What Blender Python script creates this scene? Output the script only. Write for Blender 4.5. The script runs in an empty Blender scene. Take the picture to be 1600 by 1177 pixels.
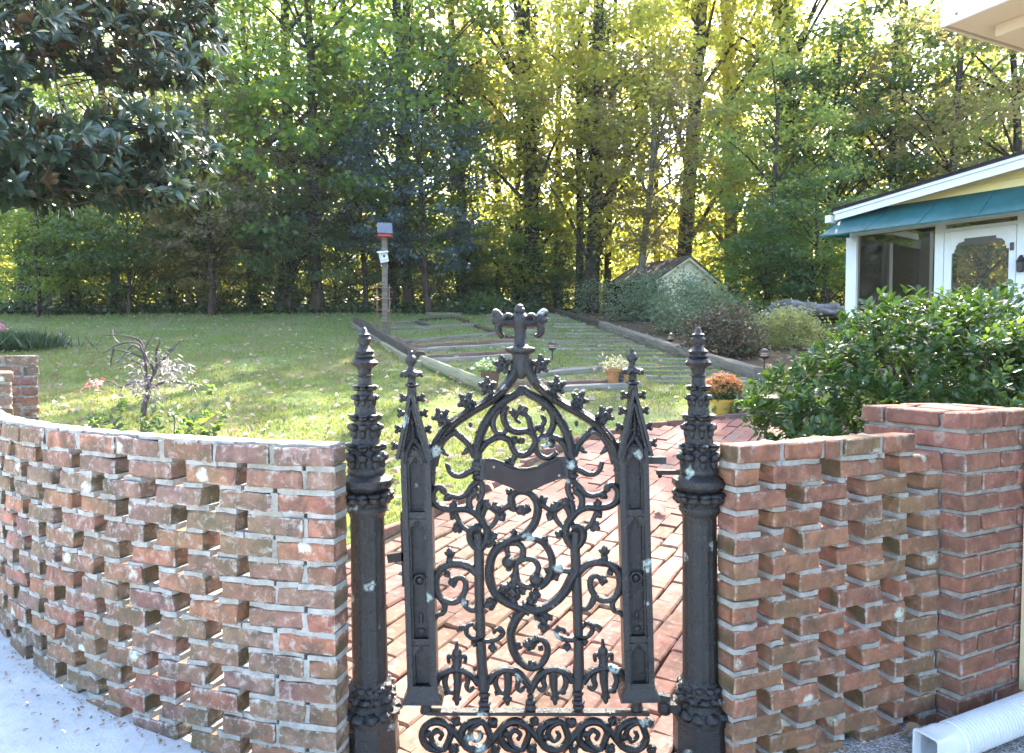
import bpy, math, random
import numpy as np
from mathutils import Vector, Matrix, Quaternion, noise as mnoise

# ------------------------------------------------------------------ camera, sky, sun, exposure
SC = bpy.context.scene
COL = SC.collection
CAM_H, PITCH, FPX, CX, CY = 1.35, math.radians(2.3), 1110.0, 800.0, 588.5
cam_data = bpy.data.cameras.new('camera'); cam = bpy.data.objects.new('camera', cam_data); COL.objects.link(cam)
cam_data.sensor_width = 36.0; cam_data.lens = 36.0 * FPX / 1600.0
cam_data.clip_start = 0.05; cam_data.clip_end = 600.0
cam.location = (0, 0, CAM_H); cam.rotation_euler = (math.pi / 2 - PITCH, 0, 0)
SC.camera = cam

SUN_AZ, SUN_EL = math.radians(15), math.radians(46)
world = bpy.data.worlds.new('World'); SC.world = world; world.use_nodes = True
wn = world.node_tree; wn.nodes.clear()
sky = wn.nodes.new('ShaderNodeTexSky'); sky.sky_type = 'NISHITA'; sky.sun_disc = False
sky.sun_elevation = SUN_EL; sky.sun_rotation = SUN_AZ; sky.air_density = 1.0; sky.dust_density = 2.0; sky.ozone_density = 1.0
bg = wn.nodes.new('ShaderNodeBackground'); bg.inputs[1].default_value = 0.15
wo = wn.nodes.new('ShaderNodeOutputWorld')
wn.links.new(sky.outputs[0], bg.inputs[0]); wn.links.new(bg.outputs[0], wo.inputs[0])
S = Vector((math.sin(SUN_AZ) * math.cos(SUN_EL), math.cos(SUN_AZ) * math.cos(SUN_EL), math.sin(SUN_EL)))
sun_data = bpy.data.lights.new('sun', 'SUN'); sun_data.energy = 3.9; sun_data.angle = math.radians(0.55); sun_data.color = (1.0, 0.93, 0.80)
sun = bpy.data.objects.new('sun', sun_data); COL.objects.link(sun); sun.rotation_euler = S.to_track_quat('Z', 'Y').to_euler()
SC.view_settings.view_transform = 'Standard'; SC.view_settings.look = 'None'
SC.view_settings.exposure = 3.08; SC.view_settings.gamma = 1.0; SC.view_settings.use_curve_mapping = False
SC.cycles.max_bounces = 8; SC.cycles.diffuse_bounces = 4; SC.cycles.transmission_bounces = 6
SC.cycles.transparent_max_bounces = 12; SC.cycles.sample_clamp_indirect = 8.0
SC.cycles.use_denoising = True

R = random.Random(7)
NR = np.random.default_rng(11)
SLOPE, GY0 = 0.12, 2.3

# ------------------------------------------------------------------ geometry helpers
def ray(px, py):
    u = (px - CX) / FPX; v = (py - CY) / FPX
    return Vector((u, math.cos(PITCH) - v * math.sin(PITCH), -math.sin(PITCH) - v * math.cos(PITCH)))
def at(px, py, Y):
    d = ray(px, py); t = Y / d.y
    return Vector((d.x * t, Y, CAM_H + d.z * t))
def onz(px, py, z):
    d = ray(px, py); t = (z - CAM_H) / d.z
    return Vector((d.x * t, d.y * t, z))
def gz(x, y):
    """height of the garden ground"""
    z = SLOPE * max(0.0, min(y, 23.0) - GY0) + 0.05 * max(0.0, y - 23.0)
    if y > 3.5:
        z += 0.05 * min(1.0, (y - 3.5) / 4) * mnoise.noise(Vector((x * 0.25, y * 0.25, 3.1)))
    return z
def gnd(px, py, zoff=0.0):
    d = ray(px, py); t = 1.0
    for _ in range(40):
        p = Vector((0, 0, CAM_H)) + d * t
        h = p.z - gz(p.x, p.y) - zoff
        slope = d.z - SLOPE * d.y
        t -= h / slope * 0.9
    p = Vector((0, 0, CAM_H)) + d * t
    return Vector((p.x, p.y, gz(p.x, p.y)))

def new_mesh(name, V, F, smooth=True, sharp=None):
    me = bpy.data.meshes.new(name)
    me.from_pydata([tuple(v) for v in V], [], F)
    if smooth:
        me.polygons.foreach_set('use_smooth', [True] * len(me.polygons))
        if sharp: me.set_sharp_from_angle(angle=math.radians(sharp))
    me.update()
    return me
def np_mesh(name, V, F, smooth=False):
    """V (n,3) float array, F (m,k) int array with constant k"""
    me = bpy.data.meshes.new(name)
    V = np.asarray(V, np.float32); F = np.asarray(F, np.int32); k = F.shape[1]
    me.vertices.add(len(V)); me.vertices.foreach_set('co', V.ravel())
    me.loops.add(F.size); me.loops.foreach_set('vertex_index', F.ravel())
    me.polygons.add(len(F)); me.polygons.foreach_set('loop_start', np.arange(0, F.size, k, dtype=np.int32))
    me.polygons.foreach_set('loop_total', np.full(len(F), k, np.int32))
    if smooth: me.polygons.foreach_set('use_smooth', np.ones(len(F), bool))
    me.update(calc_edges=True); me.validate()
    return me
def link(name, me, mat=None, parent=None):
    o = bpy.data.objects.new(name, me); COL.objects.link(o)
    if mat is not None and me is not None and not me.materials: me.materials.append(mat)
    if parent is not None: o.parent = parent
    return o
def tag(o, label=None, cat=None, group=None, kind=None):
    if label: o['label'] = label
    if cat: o['category'] = cat
    if group: o['group'] = group
    if kind: o['kind'] = kind
    return o
def empty(name, loc, label, cat, group=None, rz=0.0):
    o = bpy.data.objects.new(name, None); COL.objects.link(o); o.location = loc; o.rotation_euler = (0, 0, rz)
    o.empty_display_size = 0.1
    return tag(o, label, cat, group)

class MB:
    def __init__(s): s.V = []; s.F = []
    def add(s, V, F):
        b = len(s.V); s.V += [Vector(v) for v in V]; s.F += [tuple(i + b for i in f) for f in F]
    def box(s, c, size, rot=None, taper=1.0):
        hx, hy, hz = size[0] / 2, size[1] / 2, size[2] / 2
        V = []
        for z in (-1, 1):
            t = taper if z > 0 else 1.0
            for x, y in ((-1, -1), (1, -1), (1, 1), (-1, 1)): V.append(Vector((x * hx * t, y * hy * t, z * hz)))
        if rot is not None: V = [rot @ v for v in V]
        c = Vector(c)
        s.add([v + c for v in V], [(3, 2, 1, 0), (4, 5, 6, 7), (0, 1, 5, 4), (1, 2, 6, 5), (2, 3, 7, 6), (3, 0, 4, 7)])
    def bar(s, a, b, w, h, up=(0, 0, 1)):
        a, b = Vector(a), Vector(b); d = (b - a); L = d.length; d.normalize()
        u = Vector(up); sx = d.cross(u).normalized(); u = sx.cross(d)
        M = Matrix((d, sx, u)).transposed()
        s.box((a + b) / 2, (L, w, h), M)
    def lathe(s, prof, n=16, c=(0, 0, 0), mod=None, rot0=0.0, cap=True):
        """prof: (r, z) list bottom to top; mod(theta, k)->factor"""
        c = Vector(c); V = []; F = []
        for k, (r, z) in enumerate(prof):
            for i in range(n):
                th = rot0 + 2 * math.pi * i / n
                f = mod(th, k) if mod else 1.0
                V.append(c + Vector((r * f * math.cos(th), r * f * math.sin(th), z)))
        for k in range(len(prof) - 1):
            for i in range(n):
                j = (i + 1) % n
                F.append((k * n + i, k * n + j, (k + 1) * n + j, (k + 1) * n + i))
        if cap:
            F.append(tuple(range(n - 1, -1, -1))); F.append(tuple((len(prof) - 1) * n + i for i in range(n)))
        s.add(V, F)
    def blob(s, c, r, scale=(1, 1, 1), rot=None, nu=8, nv=5, lump=0.0, seed=0):
        c = Vector(c); V = [Vector((0, 0, r))]; F = []
        for k in range(1, nv):
            ph = math.pi * k / nv
            for i in range(nu):
                th = 2 * math.pi * i / nu
                V.append(Vector((r * math.sin(ph) * math.cos(th), r * math.sin(ph) * math.sin(th), r * math.cos(ph))))
        V.append(Vector((0, 0, -r)))
        for i in range(nu): F.append((0, 1 + i, 1 + (i + 1) % nu))
        for k in range(nv - 2):
            a = 1 + k * nu; b = a + nu
            for i in range(nu):
                j = (i + 1) % nu; F.append((a + i, b + i, b + j, a + j))
        a = 1 + (nv - 2) * nu; e = len(V) - 1
        for i in range(nu): F.append((a + i, e, a + (i + 1) % nu))
        out = []
        for v in V:
            if lump: v = v * (1 + lump * mnoise.noise(v * (2.2 / r) + Vector((seed, seed * 1.7, 0))))
            v = Vector((v.x * scale[0], v.y * scale[1], v.z * scale[2]))
            if rot is not None: v = rot @ v
            out.append(v + c)
        s.add(out, F)
    def tube(s, pts, rad, n=7, cap=True):
        pts = [Vector(p) for p in pts]; m = len(pts)
        if not hasattr(rad, '__len__'): rad = [rad] * m
        V = []; F = []; ref = None
        for k in range(m):
            d = (pts[min(k + 1, m - 1)] - pts[max(k - 1, 0)])
            if d.length < 1e-9: d = Vector((0, 0, 1))
            d.normalize()
            if ref is None: ref = d.orthogonal().normalized()
            ref = (ref - d * ref.dot(d))
            if ref.length < 1e-6: ref = d.orthogonal()
            ref.normalize(); bn = d.cross(ref)
            for i in range(n):
                th = 2 * math.pi * i / n
                V.append(pts[k] + (ref * math.cos(th) + bn * math.sin(th)) * rad[k])
        for k in range(m - 1):
            for i in range(n):
                j = (i + 1) % n; F.append((k * n + i, k * n + j, (k + 1) * n + j, (k + 1) * n + i))
        if cap: F.append(tuple(range(n - 1, -1, -1))); F.append(tuple((m - 1) * n + i for i in range(n)))
        s.add(V, F)
    def prism(s, poly, y0, y1):
        """poly: (x, z) outline, extruded along y"""
        n = len(poly)
        V = [Vector((x, y0, z)) for x, z in poly] + [Vector((x, y1, z)) for x, z in poly]
        F = [tuple(range(n)), tuple(range(2 * n - 1, n - 1, -1))]
        for i in range(n):
            j = (i + 1) % n; F.append((j, i, n + i, n + j))
        s.add(V, F)
    def mesh(s, name, smooth=False, sharp=None): return new_mesh(name, s.V, s.F, smooth, sharp)
    def build(s, name, mat, parent=None, smooth=False, sharp=None):
        return link(name, s.mesh(name, smooth, sharp), mat, parent)

def catmull(P, sub=5):
    P = [Vector(p) for p in P]
    if len(P) < 3: return P
    Q = [P[0] * 2 - P[1]] + P + [P[-1] * 2 - P[-2]]; out = []
    for i in range(1, len(Q) - 2):
        a, b, c, d = Q[i - 1], Q[i], Q[i + 1], Q[i + 2]
        for k in range(sub):
            t = k / sub
            out.append(0.5 * ((2 * b) + (c - a) * t + (2 * a - 5 * b + 4 * c - d) * t * t + (3 * b - a - 3 * c + d) * t ** 3))
    out.append(P[-1]); return out

# ------------------------------------------------------------------ material helpers
class NT:
    def __init__(s, name):
        s.m = bpy.data.materials.new(name); s.m.use_nodes = True; s.t = s.m.node_tree; s.t.nodes.clear()
        s.out = s.n('ShaderNodeOutputMaterial')
    def n(s, typ, **kw):
        nd = s.t.nodes.new(typ)
        for k, v in kw.items(): setattr(nd, k, v)
        return nd
    def l(s, a, b): s.t.links.new(a, b)
    def val(s, nd, i, v):
        if hasattr(v, 'is_output'): s.l(v, nd.inputs[i])
        else: nd.inputs[i].default_value = v
    def coord(s, kind='Object', scale=None):
        tc = s.n('ShaderNodeTexCoord'); o = tc.outputs[kind]
        if scale is not None:
            mp = s.n('ShaderNodeMapping'); s.l(o, mp.inputs[0]); mp.inputs['Scale'].default_value = scale; o = mp.outputs[0]
        return o
    def wpos(s): return s.n('ShaderNodeNewGeometry').outputs['Position']
    def noise(s, co, scale, detail=4.0, rough=0.6, dist=0.0):
        nd = s.n('ShaderNodeTexNoise'); s.l(co, nd.inputs['Vector'])
        nd.inputs['Scale'].default_value = scale; nd.inputs['Detail'].default_value = detail
        nd.inputs['Roughness'].default_value = rough; nd.inputs['Distortion'].default_value = dist
        return nd.outputs['Fac']
    def voro(s, co, scale, feature='F1', out='Distance'):
        nd = s.n('ShaderNodeTexVoronoi'); nd.feature = feature; s.l(co, nd.inputs['Vector']); nd.inputs['Scale'].default_value = scale
        return nd.outputs[out]
    def ramp(s, fac, stops, interp='LINEAR'):
        nd = s.n('ShaderNodeValToRGB'); s.l(fac, nd.inputs[0]); cr = nd.color_ramp; cr.interpolation = interp
        while len(cr.elements) < len(stops): cr.elements.new(0.5)
        for e, (p, c) in zip(cr.elements, stops):
            e.position = p; e.color = (c, c, c, 1) if not hasattr(c, '__len__') else (*c, 1)
        return nd.outputs[0]
    def mix(s, fac, a, b, mode='MIX'):
        nd = s.n('ShaderNodeMix'); nd.data_type = 'RGBA'; nd.blend_type = mode
        s.val(nd, 0, fac)
        for i, v in ((6, a), (7, b)):
            if hasattr(v, 'is_output'): s.l(v, nd.inputs[i])
            else: nd.inputs[i].default_value = (*v, 1) if len(v) == 3 else v
        return nd.outputs[2]
    def math(s, op, a, b=0.0):
        nd = s.n('ShaderNodeMath'); nd.operation = op; s.val(nd, 0, a); s.val(nd, 1, b); return nd.outputs[0]
    def vadd(s, a, b):
        nd = s.n('ShaderNodeVectorMath'); nd.operation = 'ADD'; s.l(a, nd.inputs[0]); s.l(b, nd.inputs[1]); return nd.outputs[0]
    def bump(s, h, strength=0.4, dist=0.01):
        nd = s.n('ShaderNodeBump'); s.l(h, nd.inputs['Height']); nd.inputs['Strength'].default_value = strength; nd.inputs['Distance'].default_value = dist
        return nd.outputs[0]
    def principled(s, col, rough=0.6, metal=0.0, spec=0.5, normal=None, **kw):
        p = s.n('ShaderNodeBsdfPrincipled')
        if hasattr(col, 'is_output'): s.l(col, p.inputs['Base Color'])
        else: p.inputs['Base Color'].default_value = (*col, 1)
        s.val(p, 'Roughness', rough); s.val(p, 'Metallic', metal); p.inputs['Specular IOR Level'].default_value = spec
        if normal is not None: s.l(normal, p.inputs['Normal'])
        for k, v in kw.items(): s.val(p, k, v)
        return p.outputs[0]
    def done(s, sh): s.l(sh, s.out.inputs[0]); return s.m
    def objrand(s): return s.n('ShaderNodeObjectInfo').outputs['Random']
    def island(s): return s.n('ShaderNodeNewGeometry').outputs['Random Per Island']
    def shifted(s, co):
        """coordinates moved by the object's random value, so that alike pieces differ"""
        r = s.objrand(); cb = s.n('ShaderNodeCombineXYZ')
        s.l(s.math('MULTIPLY', r, 37.0), cb.inputs[0]); s.l(s.math('MULTIPLY', r, 91.0), cb.inputs[1]); s.l(s.math('MULTIPLY', r, 53.0), cb.inputs[2])
        return s.vadd(co, cb.outputs[0])

def mat_simple(name, col, rough=0.6, spec=0.4, var=0.15, scale=6.0, bump=0.15, metal=0.0, bscale=60.0):
    t = NT(name); co = t.shifted(t.coord())
    n1 = t.noise(co, scale, 5); n2 = t.noise(co, bscale, 4)
    lo = tuple(c * (1 - var) for c in col); hi = tuple(min(1, c * (1 + var)) for c in col)
    c = t.mix(t.ramp(n1, [(0.3, 0.0), (0.7, 1.0)]), lo, hi)
    return t.done(t.principled(c, rough, metal, spec, t.bump(n2, bump, 0.004)))

def mat_brick(name, cols, dirt, moss_shade, white, lichen, rough=0.85, smear=0.8):
    t = NT(name); co = t.shifted(t.coord()); w = t.wpos()
    base = t.ramp(t.objrand(), [(i / max(1, len(cols) - 1), c) for i, c in enumerate(cols)])
    n1 = t.noise(co, 18, 6, 0.65); n2 = t.noise(co, 75, 5, 0.7); n3 = t.noise(w, 3.2, 4, 0.6); n4 = t.noise(w, 9.0, 5, 0.65, 0.6)
    c = t.mix(t.ramp(n1, [(0.3, 0.0), (0.72, 1.0)]), t.mix(0.55, base, (0.05, 0.03, 0.024)), t.mix(0.2, base, (0.55, 0.30, 0.2)))
    c = t.mix(t.math('MULTIPLY', t.ramp(n4, [(0.47, 0.0), (0.68, 1.0)]), dirt), c, (0.055, 0.045, 0.035))
    c = t.mix(t.math('MULTIPLY', t.ramp(n3, [(0.42, 0.0), (0.62, 1.0)]), moss_shade), c, (0.115, 0.105, 0.04))
    n5 = t.noise(co, 30, 6, 0.75, 0.4)
    c = t.mix(t.math('MULTIPLY', t.ramp(n5, [(0.52, 0.0), (0.75, 1.0)]), white), c, (0.50, 0.47, 0.44))
    sp = t.voro(co, 110.0); c = t.mix(t.math('MULTIPLY', t.ramp(sp, [(0.0, 1.0), (0.16, 0.0)]), 0.5), c, (0.42, 0.38, 0.34))
    sg = t.n('ShaderNodeSeparateXYZ'); t.l(t.n('ShaderNodeTexCoord').outputs['Generated'], sg.inputs[0])
    es = []
    for k_, f_ in ((0, 3.3), (1, 1.6), (2, 1.0)):
        v_ = t.math('MULTIPLY', t.math('ABSOLUTE', t.math('SUBTRACT', sg.outputs[k_], 0.5)), 2.0); es.append(t.math('SUBTRACT', 1.0, t.math('MULTIPLY', t.math('SUBTRACT', 1.0, v_), float(f_))))
    end_moss_shade = t.math('MULTIPLY', t.ramp(es[0], [(0.93, 0.0), (0.97, 1.0)]), t.ramp(n1, [(0.30, 0.25), (0.55, 1.0)]))  # brick ends: dark moss, with the shade inside the openings painted in
    c = t.mix(t.math('MULTIPLY', end_moss_shade, max(0.0, min(0.9, (moss_shade - 0.15) * 3.5)) * (1 if smear else 0)), c, (0.050, 0.045, 0.020))
    ed = t.math('MAXIMUM', t.math('MAXIMUM', t.math('MINIMUM', es[0], es[1]), t.math('MINIMUM', es[1], es[2])), t.math('MINIMUM', es[0], es[2]))
    sm = t.ramp(t.math('ADD', t.math('MULTIPLY', ed, 0.55), t.math('MULTIPLY', n5, 0.75)), [(0.80, 0.0), (0.93, 1.0)])
    c = t.mix(t.math('MULTIPLY', sm, smear), c, (0.38, 0.365, 0.335))
    nz = t.n('ShaderNodeTexNoise'); t.l(w, nz.inputs['Vector']); nz.inputs['Scale'].default_value = 34.0
    wd = t.mix(0.02, w, nz.outputs['Color'], 'LINEAR_LIGHT')
    lv = t.voro(wd, 5.3); ln = t.noise(w, 60, 4, 0.7)
    lf = t.math('MULTIPLY', t.ramp(lv, [(0.10, 1.0), (0.16, 0.0)]), t.ramp(ln, [(0.35, 0.0), (0.5, 1.0)]))
    c = t.mix(t.math('MULTIPLY', lf, lichen), c, (0.42, 0.46, 0.38))
    h = t.math('ADD', t.math('MULTIPLY', n2, 0.5), t.math('MULTIPLY', n1, 0.9))
    return t.done(t.principled(c, rough, 0, 0.25, t.bump(h, 0.75, 0.006)))

def mat_leaf(name, cols, trans, fac=0.45, rough=0.45, spec=0.35, back=None):
    """cols: leaf colours picked leaf by leaf; trans: colours of the light that shines through"""
    t = NT(name); isl = t.island(); orr = t.objrand()
    k = t.math('FRACT', t.math('ADD', isl, t.math('MULTIPLY', orr, 0.37)))
    st = [(i / max(1, len(cols) - 1), c) for i, c in enumerate(cols)]
    c = t.ramp(k, st); tc = t.ramp(k, [(i / max(1, len(trans) - 1), cc) for i, cc in enumerate(trans)])
    if back is not None: c = t.mix(t.n('ShaderNodeNewGeometry').outputs['Backfacing'], c, back)
    p = t.principled(c, rough, 0, spec)
    tr = t.n('ShaderNodeBsdfTranslucent'); t.l(tc, tr.inputs['Color'])
    mx = t.n('ShaderNodeMixShader'); mx.inputs[0].default_value = fac; t.l(p, mx.inputs[1]); t.l(tr.outputs[0], mx.inputs[2])
    return t.done(mx.outputs[0])

# ------------------------------------------------------------------ materials
M = {}
def iron():
    t = NT('black_cast_iron'); co = t.wpos()
    n1 = t.noise(co, 30, 6, 0.7); n2 = t.noise(co, 240, 4, 0.7); n3 = t.noise(co, 9, 4, 0.6)
    c = t.mix(t.ramp(n1, [(0.35, 0.0), (0.7, 1.0)]), (0.0017, 0.0018, 0.0023), (0.006, 0.0066, 0.008))
    c = t.mix(t.math('MULTIPLY', t.ramp(n3, [(0.55, 0.0), (0.75, 1.0)]), 0.4), c, (0.022, 0.026, 0.019))
    nr = t.noise(co, 14, 5, 0.7, 0.5); c = t.mix(t.math('MULTIPLY', t.ramp(nr, [(0.55, 0.0), (0.68, 1.0)]), 0.45), c, (0.011, 0.0075, 0.006))
    sp = t.voro(co, 150.0); spn = t.noise(co, 18, 3)
    c = t.mix(t.math('MULTIPLY', t.ramp(sp, [(0.0, 1.0), (0.17, 0.0)]), t.ramp(spn, [(0.5, 0.0), (0.65, 0.8)])), c, (0.16, 0.17, 0.17))
    nz = t.n('ShaderNodeTexNoise'); t.l(co, nz.inputs['Vector']); nz.inputs['Scale'].default_value = 60.0
    wd = t.mix(0.015, co, nz.outputs['Color'], 'LINEAR_LIGHT')
    lv = t.voro(wd, 8.5); ln = t.noise(co, 90, 4, 0.7)
    lf = t.math('MULTIPLY', t.ramp(lv, [(0.13, 1.0), (0.19, 0.0)]), t.ramp(ln, [(0.38, 0.0), (0.5, 1.0)]))
    c = t.mix(lf, c, (0.26, 0.31, 0.29))
    rg = t.ramp(n1, [(0.3, 0.20), (0.7, 0.42)])
    return t.done(t.principled(c, rg, 0, 0.55, t.bump(t.math('ADD', t.math('MULTIPLY', n2, 0.55), n1), 0.8, 0.006)))
M['iron'] = iron()
M['rust'] = mat_simple('rusty_iron', (0.016, 0.009, 0.008), 0.7, 0.3, 0.5, 40)
M['bronze'] = mat_simple('dark_bronze_plate', (0.0085, 0.0050, 0.0072), 0.45, 0.3, 0.7, 30, 0.25)
M['rivet'] = mat_simple('dull_steel', (0.25, 0.25, 0.27), 0.4, 0.5, 0.2, 30, 0.05, 0.6)
M['brickL'] = mat_brick('weathered_brick', [(0.11, 0.06, 0.05), (0.24, 0.09, 0.06), (0.16, 0.10, 0.08), (0.34, 0.125, 0.07), (0.16, 0.07, 0.07), (0.20, 0.13, 0.095), (0.11, 0.07, 0.065), (0.22, 0.13, 0.12)], 0.85, 0.42, 0.6, 1.0)
M['brickR'] = mat_brick('red_brick', [(0.24, 0.09, 0.055), (0.18, 0.07, 0.045), (0.29, 0.105, 0.055), (0.20, 0.08, 0.055), (0.26, 0.125, 0.065), (0.17, 0.07, 0.05)], 0.6, 0.4, 0.25, 0.9, 0.85, 0.55)
M['brickP'] = mat_brick('clean_red_brick', [(0.22, 0.08, 0.058), (0.19, 0.07, 0.054), (0.26, 0.092, 0.064), (0.21, 0.08, 0.064)], 0.5, 0.2, 0.22, 0.2, 0.85, 0.5)
M['brickG'] = mat_brick('mossy_brick', [(0.17, 0.12, 0.06), (0.15, 0.09, 0.05)], 0.4, 0.9, 0.25, 0.6)
M['paver'] = mat_brick('paving_brick', [(0.24, 0.10, 0.075), (0.28, 0.135, 0.105), (0.20, 0.08, 0.062), (0.25, 0.15, 0.12), (0.22, 0.115, 0.098), (0.28, 0.115, 0.075), (0.18, 0.135, 0.115)], 0.4, 0.35, 0.45, 0.12, 0.85, 0.0)
def mortar():
    t = NT('lime_mortar'); co = t.wpos()
    n1 = t.noise(co, 25, 6, 0.7); n2 = t.noise(co, 160, 4, 0.7); n3 = t.noise(co, 4, 3)
    c = t.mix(t.ramp(n1, [(0.3, 0.0), (0.7, 1.0)]), (0.20, 0.195, 0.175), (0.40, 0.39, 0.36))
    c = t.mix(t.math('MULTIPLY', t.ramp(n3, [(0.5, 0.0), (0.72, 1.0)]), 0.5), c, (0.17, 0.165, 0.10))
    return t.done(t.principled(c, 0.95, 0, 0.15, t.bump(t.math('ADD', n2, n1), 0.8, 0.008)))
M['mortar'] = mortar()
def concrete():
    t = NT('pale_concrete'); co = t.wpos()
    n1 = t.noise(co, 3.5, 6, 0.65, 0.5); n2 = t.noise(co, 120, 4, 0.7); n3 = t.noise(co, 22, 5, 0.7)
    c = t.mix(t.ramp(n1, [(0.3, 0.0), (0.7, 1.0)]), (0.44, 0.44, 0.43), (0.60, 0.60, 0.59))
    c = t.mix(t.math('MULTIPLY', t.ramp(n3, [(0.52, 0.0), (0.72, 1.0)]), 0.4), c, (0.26, 0.25, 0.22))
    gr = t.voro(co, 75.0); c = t.mix(t.math('MULTIPLY', t.ramp(gr, [(0.0, 1.0), (0.13, 0.0)]), t.ramp(n1, [(0.4, 0.0), (0.6, 0.9)])), c, (0.12, 0.10, 0.08))
    return t.done(t.principled(c, 0.9, 0, 0.2, t.bump(t.math('ADD', n2, n3), 0.6, 0.006)))
M['concrete'] = concrete()
def aggregate():
    t = NT('exposed_aggregate'); co = t.wpos()
    v = t.n('ShaderNodeTexVoronoi'); t.l(co, v.inputs['Vector']); v.inputs['Scale'].default_value = 170.0
    n1 = t.noise(co, 6, 5)
    sep = t.n('ShaderNodeSeparateColor'); t.l(v.outputs['Color'], sep.inputs[0])
    c = t.ramp(sep.outputs[0], [(0.0, (0.10, 0.10, 0.10)), (0.45, (0.26, 0.255, 0.25)), (0.8, (0.38, 0.37, 0.36)), (1.0, (0.6, 0.6, 0.6))])
    c = t.mix(t.math('MULTIPLY', t.ramp(n1, [(0.45, 0.0), (0.7, 1.0)]), 0.5), c, (0.16, 0.145, 0.12))
    return t.done(t.principled(c, 0.9, 0, 0.2, t.bump(v.outputs['Distance'], 0.5, 0.005)))
M['aggregate'] = aggregate()
def lawn_cols(t, co):
    n1 = t.noise(co, 0.55, 5, 0.6, 0.4); n2 = t.noise(co, 3.2, 5, 0.7); n3 = t.noise(co, 26, 4, 0.7)
    c = t.mix(t.ramp(n2, [(0.3, 0.0), (0.7, 1.0)]), (0.10, 0.175, 0.055), (0.19, 0.22, 0.075))
    c = t.mix(t.math('MULTIPLY', t.ramp(n1, [(0.46, 0.0), (0.62, 1.0)]), 0.6), c, (0.25, 0.20, 0.12))
    return c, n2, n3
def lawn():
    t = NT('lawn_soil'); co = t.wpos(); c, n2, n3 = lawn_cols(t, co)
    c = t.mix(t.ramp(n3, [(0.35, 0.0), (0.65, 0.5)]), c, (0.09, 0.08, 0.045))
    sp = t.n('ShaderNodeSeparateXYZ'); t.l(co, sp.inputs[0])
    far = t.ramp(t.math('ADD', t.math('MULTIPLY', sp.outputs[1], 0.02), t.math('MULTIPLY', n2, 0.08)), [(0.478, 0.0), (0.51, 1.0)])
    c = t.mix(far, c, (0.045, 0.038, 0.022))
    return t.done(t.principled(c, 0.95, 0, 0.1, t.bump(t.math('ADD', n3, n2), 0.9, 0.03)))
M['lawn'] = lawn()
def blades():
    t = NT('grass_blade'); co = t.wpos(); c, n2, n3 = lawn_cols(t, co)
    c = t.mix(t.ramp(t.island(), [(0.0, 0.0), (1.0, 0.55)]), c, (0.20, 0.24, 0.08))
    p = t.principled(c, 0.6, 0, 0.25)
    tr = t.n('ShaderNodeBsdfTranslucent'); t.l(t.mix(0.5, c, (0.38, 0.37, 0.06)), tr.inputs['Color'])
    mx = t.n('ShaderNodeMixShader'); mx.inputs[0].default_value = 0.45; t.l(p, mx.inputs[1]); t.l(tr.outputs[0], mx.inputs[2])
    return t.done(mx.outputs[0])
M['blade'] = blades()
def mulch():
    t = NT('bark_mulch'); co = t.wpos(); n1 = t.noise(co, 5, 5); n2 = t.noise(co, 40, 5, 0.75)
    c = t.mix(t.ramp(n2, [(0.35, 0.0), (0.68, 1.0)]), (0.035, 0.022, 0.014), (0.17, 0.12, 0.08))
    c = t.mix(t.math('MULTIPLY', t.ramp(n1, [(0.5, 0.0), (0.65, 1.0)]), 0.5), c, (0.2, 0.17, 0.07))
    return t.done(t.principled(c, 0.95, 0, 0.1, t.bump(n2, 0.9, 0.03)))
M['mulch'] = mulch()
def timber(name, c0, c1):
    t = NT(name); co = t.shifted(t.coord('Object', (1.2, 14, 14)))
    n1 = t.noise(co, 2.2, 6, 0.7, 0.3); n2 = t.noise(co, 9, 5, 0.7)
    c = t.mix(t.ramp(n1, [(0.3, 0.0), (0.7, 1.0)]), c0, c1)
    c = t.mix(t.ramp(n2, [(0.55, 0.0), (0.75, 0.7)]), c, tuple(x * 0.3 for x in c0))
    return t.done(t.principled(c, 0.9, 0, 0.2, t.bump(t.math('ADD', n1, n2), 0.7, 0.01)))
M['timber'] = timber('weathered_timber', (0.09, 0.075, 0.055), (0.24, 0.21, 0.165))
M['timber_red'] = timber('reddish_timber', (0.12, 0.07, 0.05), (0.26, 0.165, 0.125))
M['timber_pale'] = timber('silvered_timber', (0.15, 0.135, 0.105), (0.31, 0.285, 0.235))
M['timber_dark'] = timber('old_dark_timber', (0.035, 0.026, 0.02), (0.10, 0.082, 0.062))
M['timber_green'] = timber('round_treated_timber', (0.17, 0.165, 0.095), (0.34, 0.32, 0.20))
def bark(name, c0, c1):
    t = NT(name); co = t.coord('Object', (1, 1, 0.22))
    n1 = t.noise(co, 16, 6, 0.7); n2 = t.noise(co, 3, 4)
    c = t.mix(t.ramp(n1, [(0.35, 0.0), (0.68, 1.0)]), c0, c1)
    c = t.mix(t.math('MULTIPLY', t.ramp(n2, [(0.5, 0.0), (0.7, 1.0)]), 0.35), c, (0.06, 0.075, 0.04))
    return t.done(t.principled(c, 0.95, 0, 0.15, t.bump(n1, 1.0, 0.04)))
M['bark'] = bark('dark_bark', (0.022, 0.017, 0.013), (0.095, 0.075, 0.058))
M['bark_pale'] = bark('pale_bark', (0.09, 0.075, 0.058), (0.26, 0.225, 0.18))
M['bark_grey'] = bark('grey_twig', (0.05, 0.042, 0.04), (0.17, 0.15, 0.145))
M['leaf_green'] = mat_leaf('maple_leaf', [(0.04, 0.085, 0.04), (0.06, 0.125, 0.05), (0.095, 0.16, 0.045), (0.07, 0.14, 0.065)], [(0.16, 0.32, 0.04), (0.30, 0.42, 0.04), (0.42, 0.46, 0.04)], 0.48)
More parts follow.
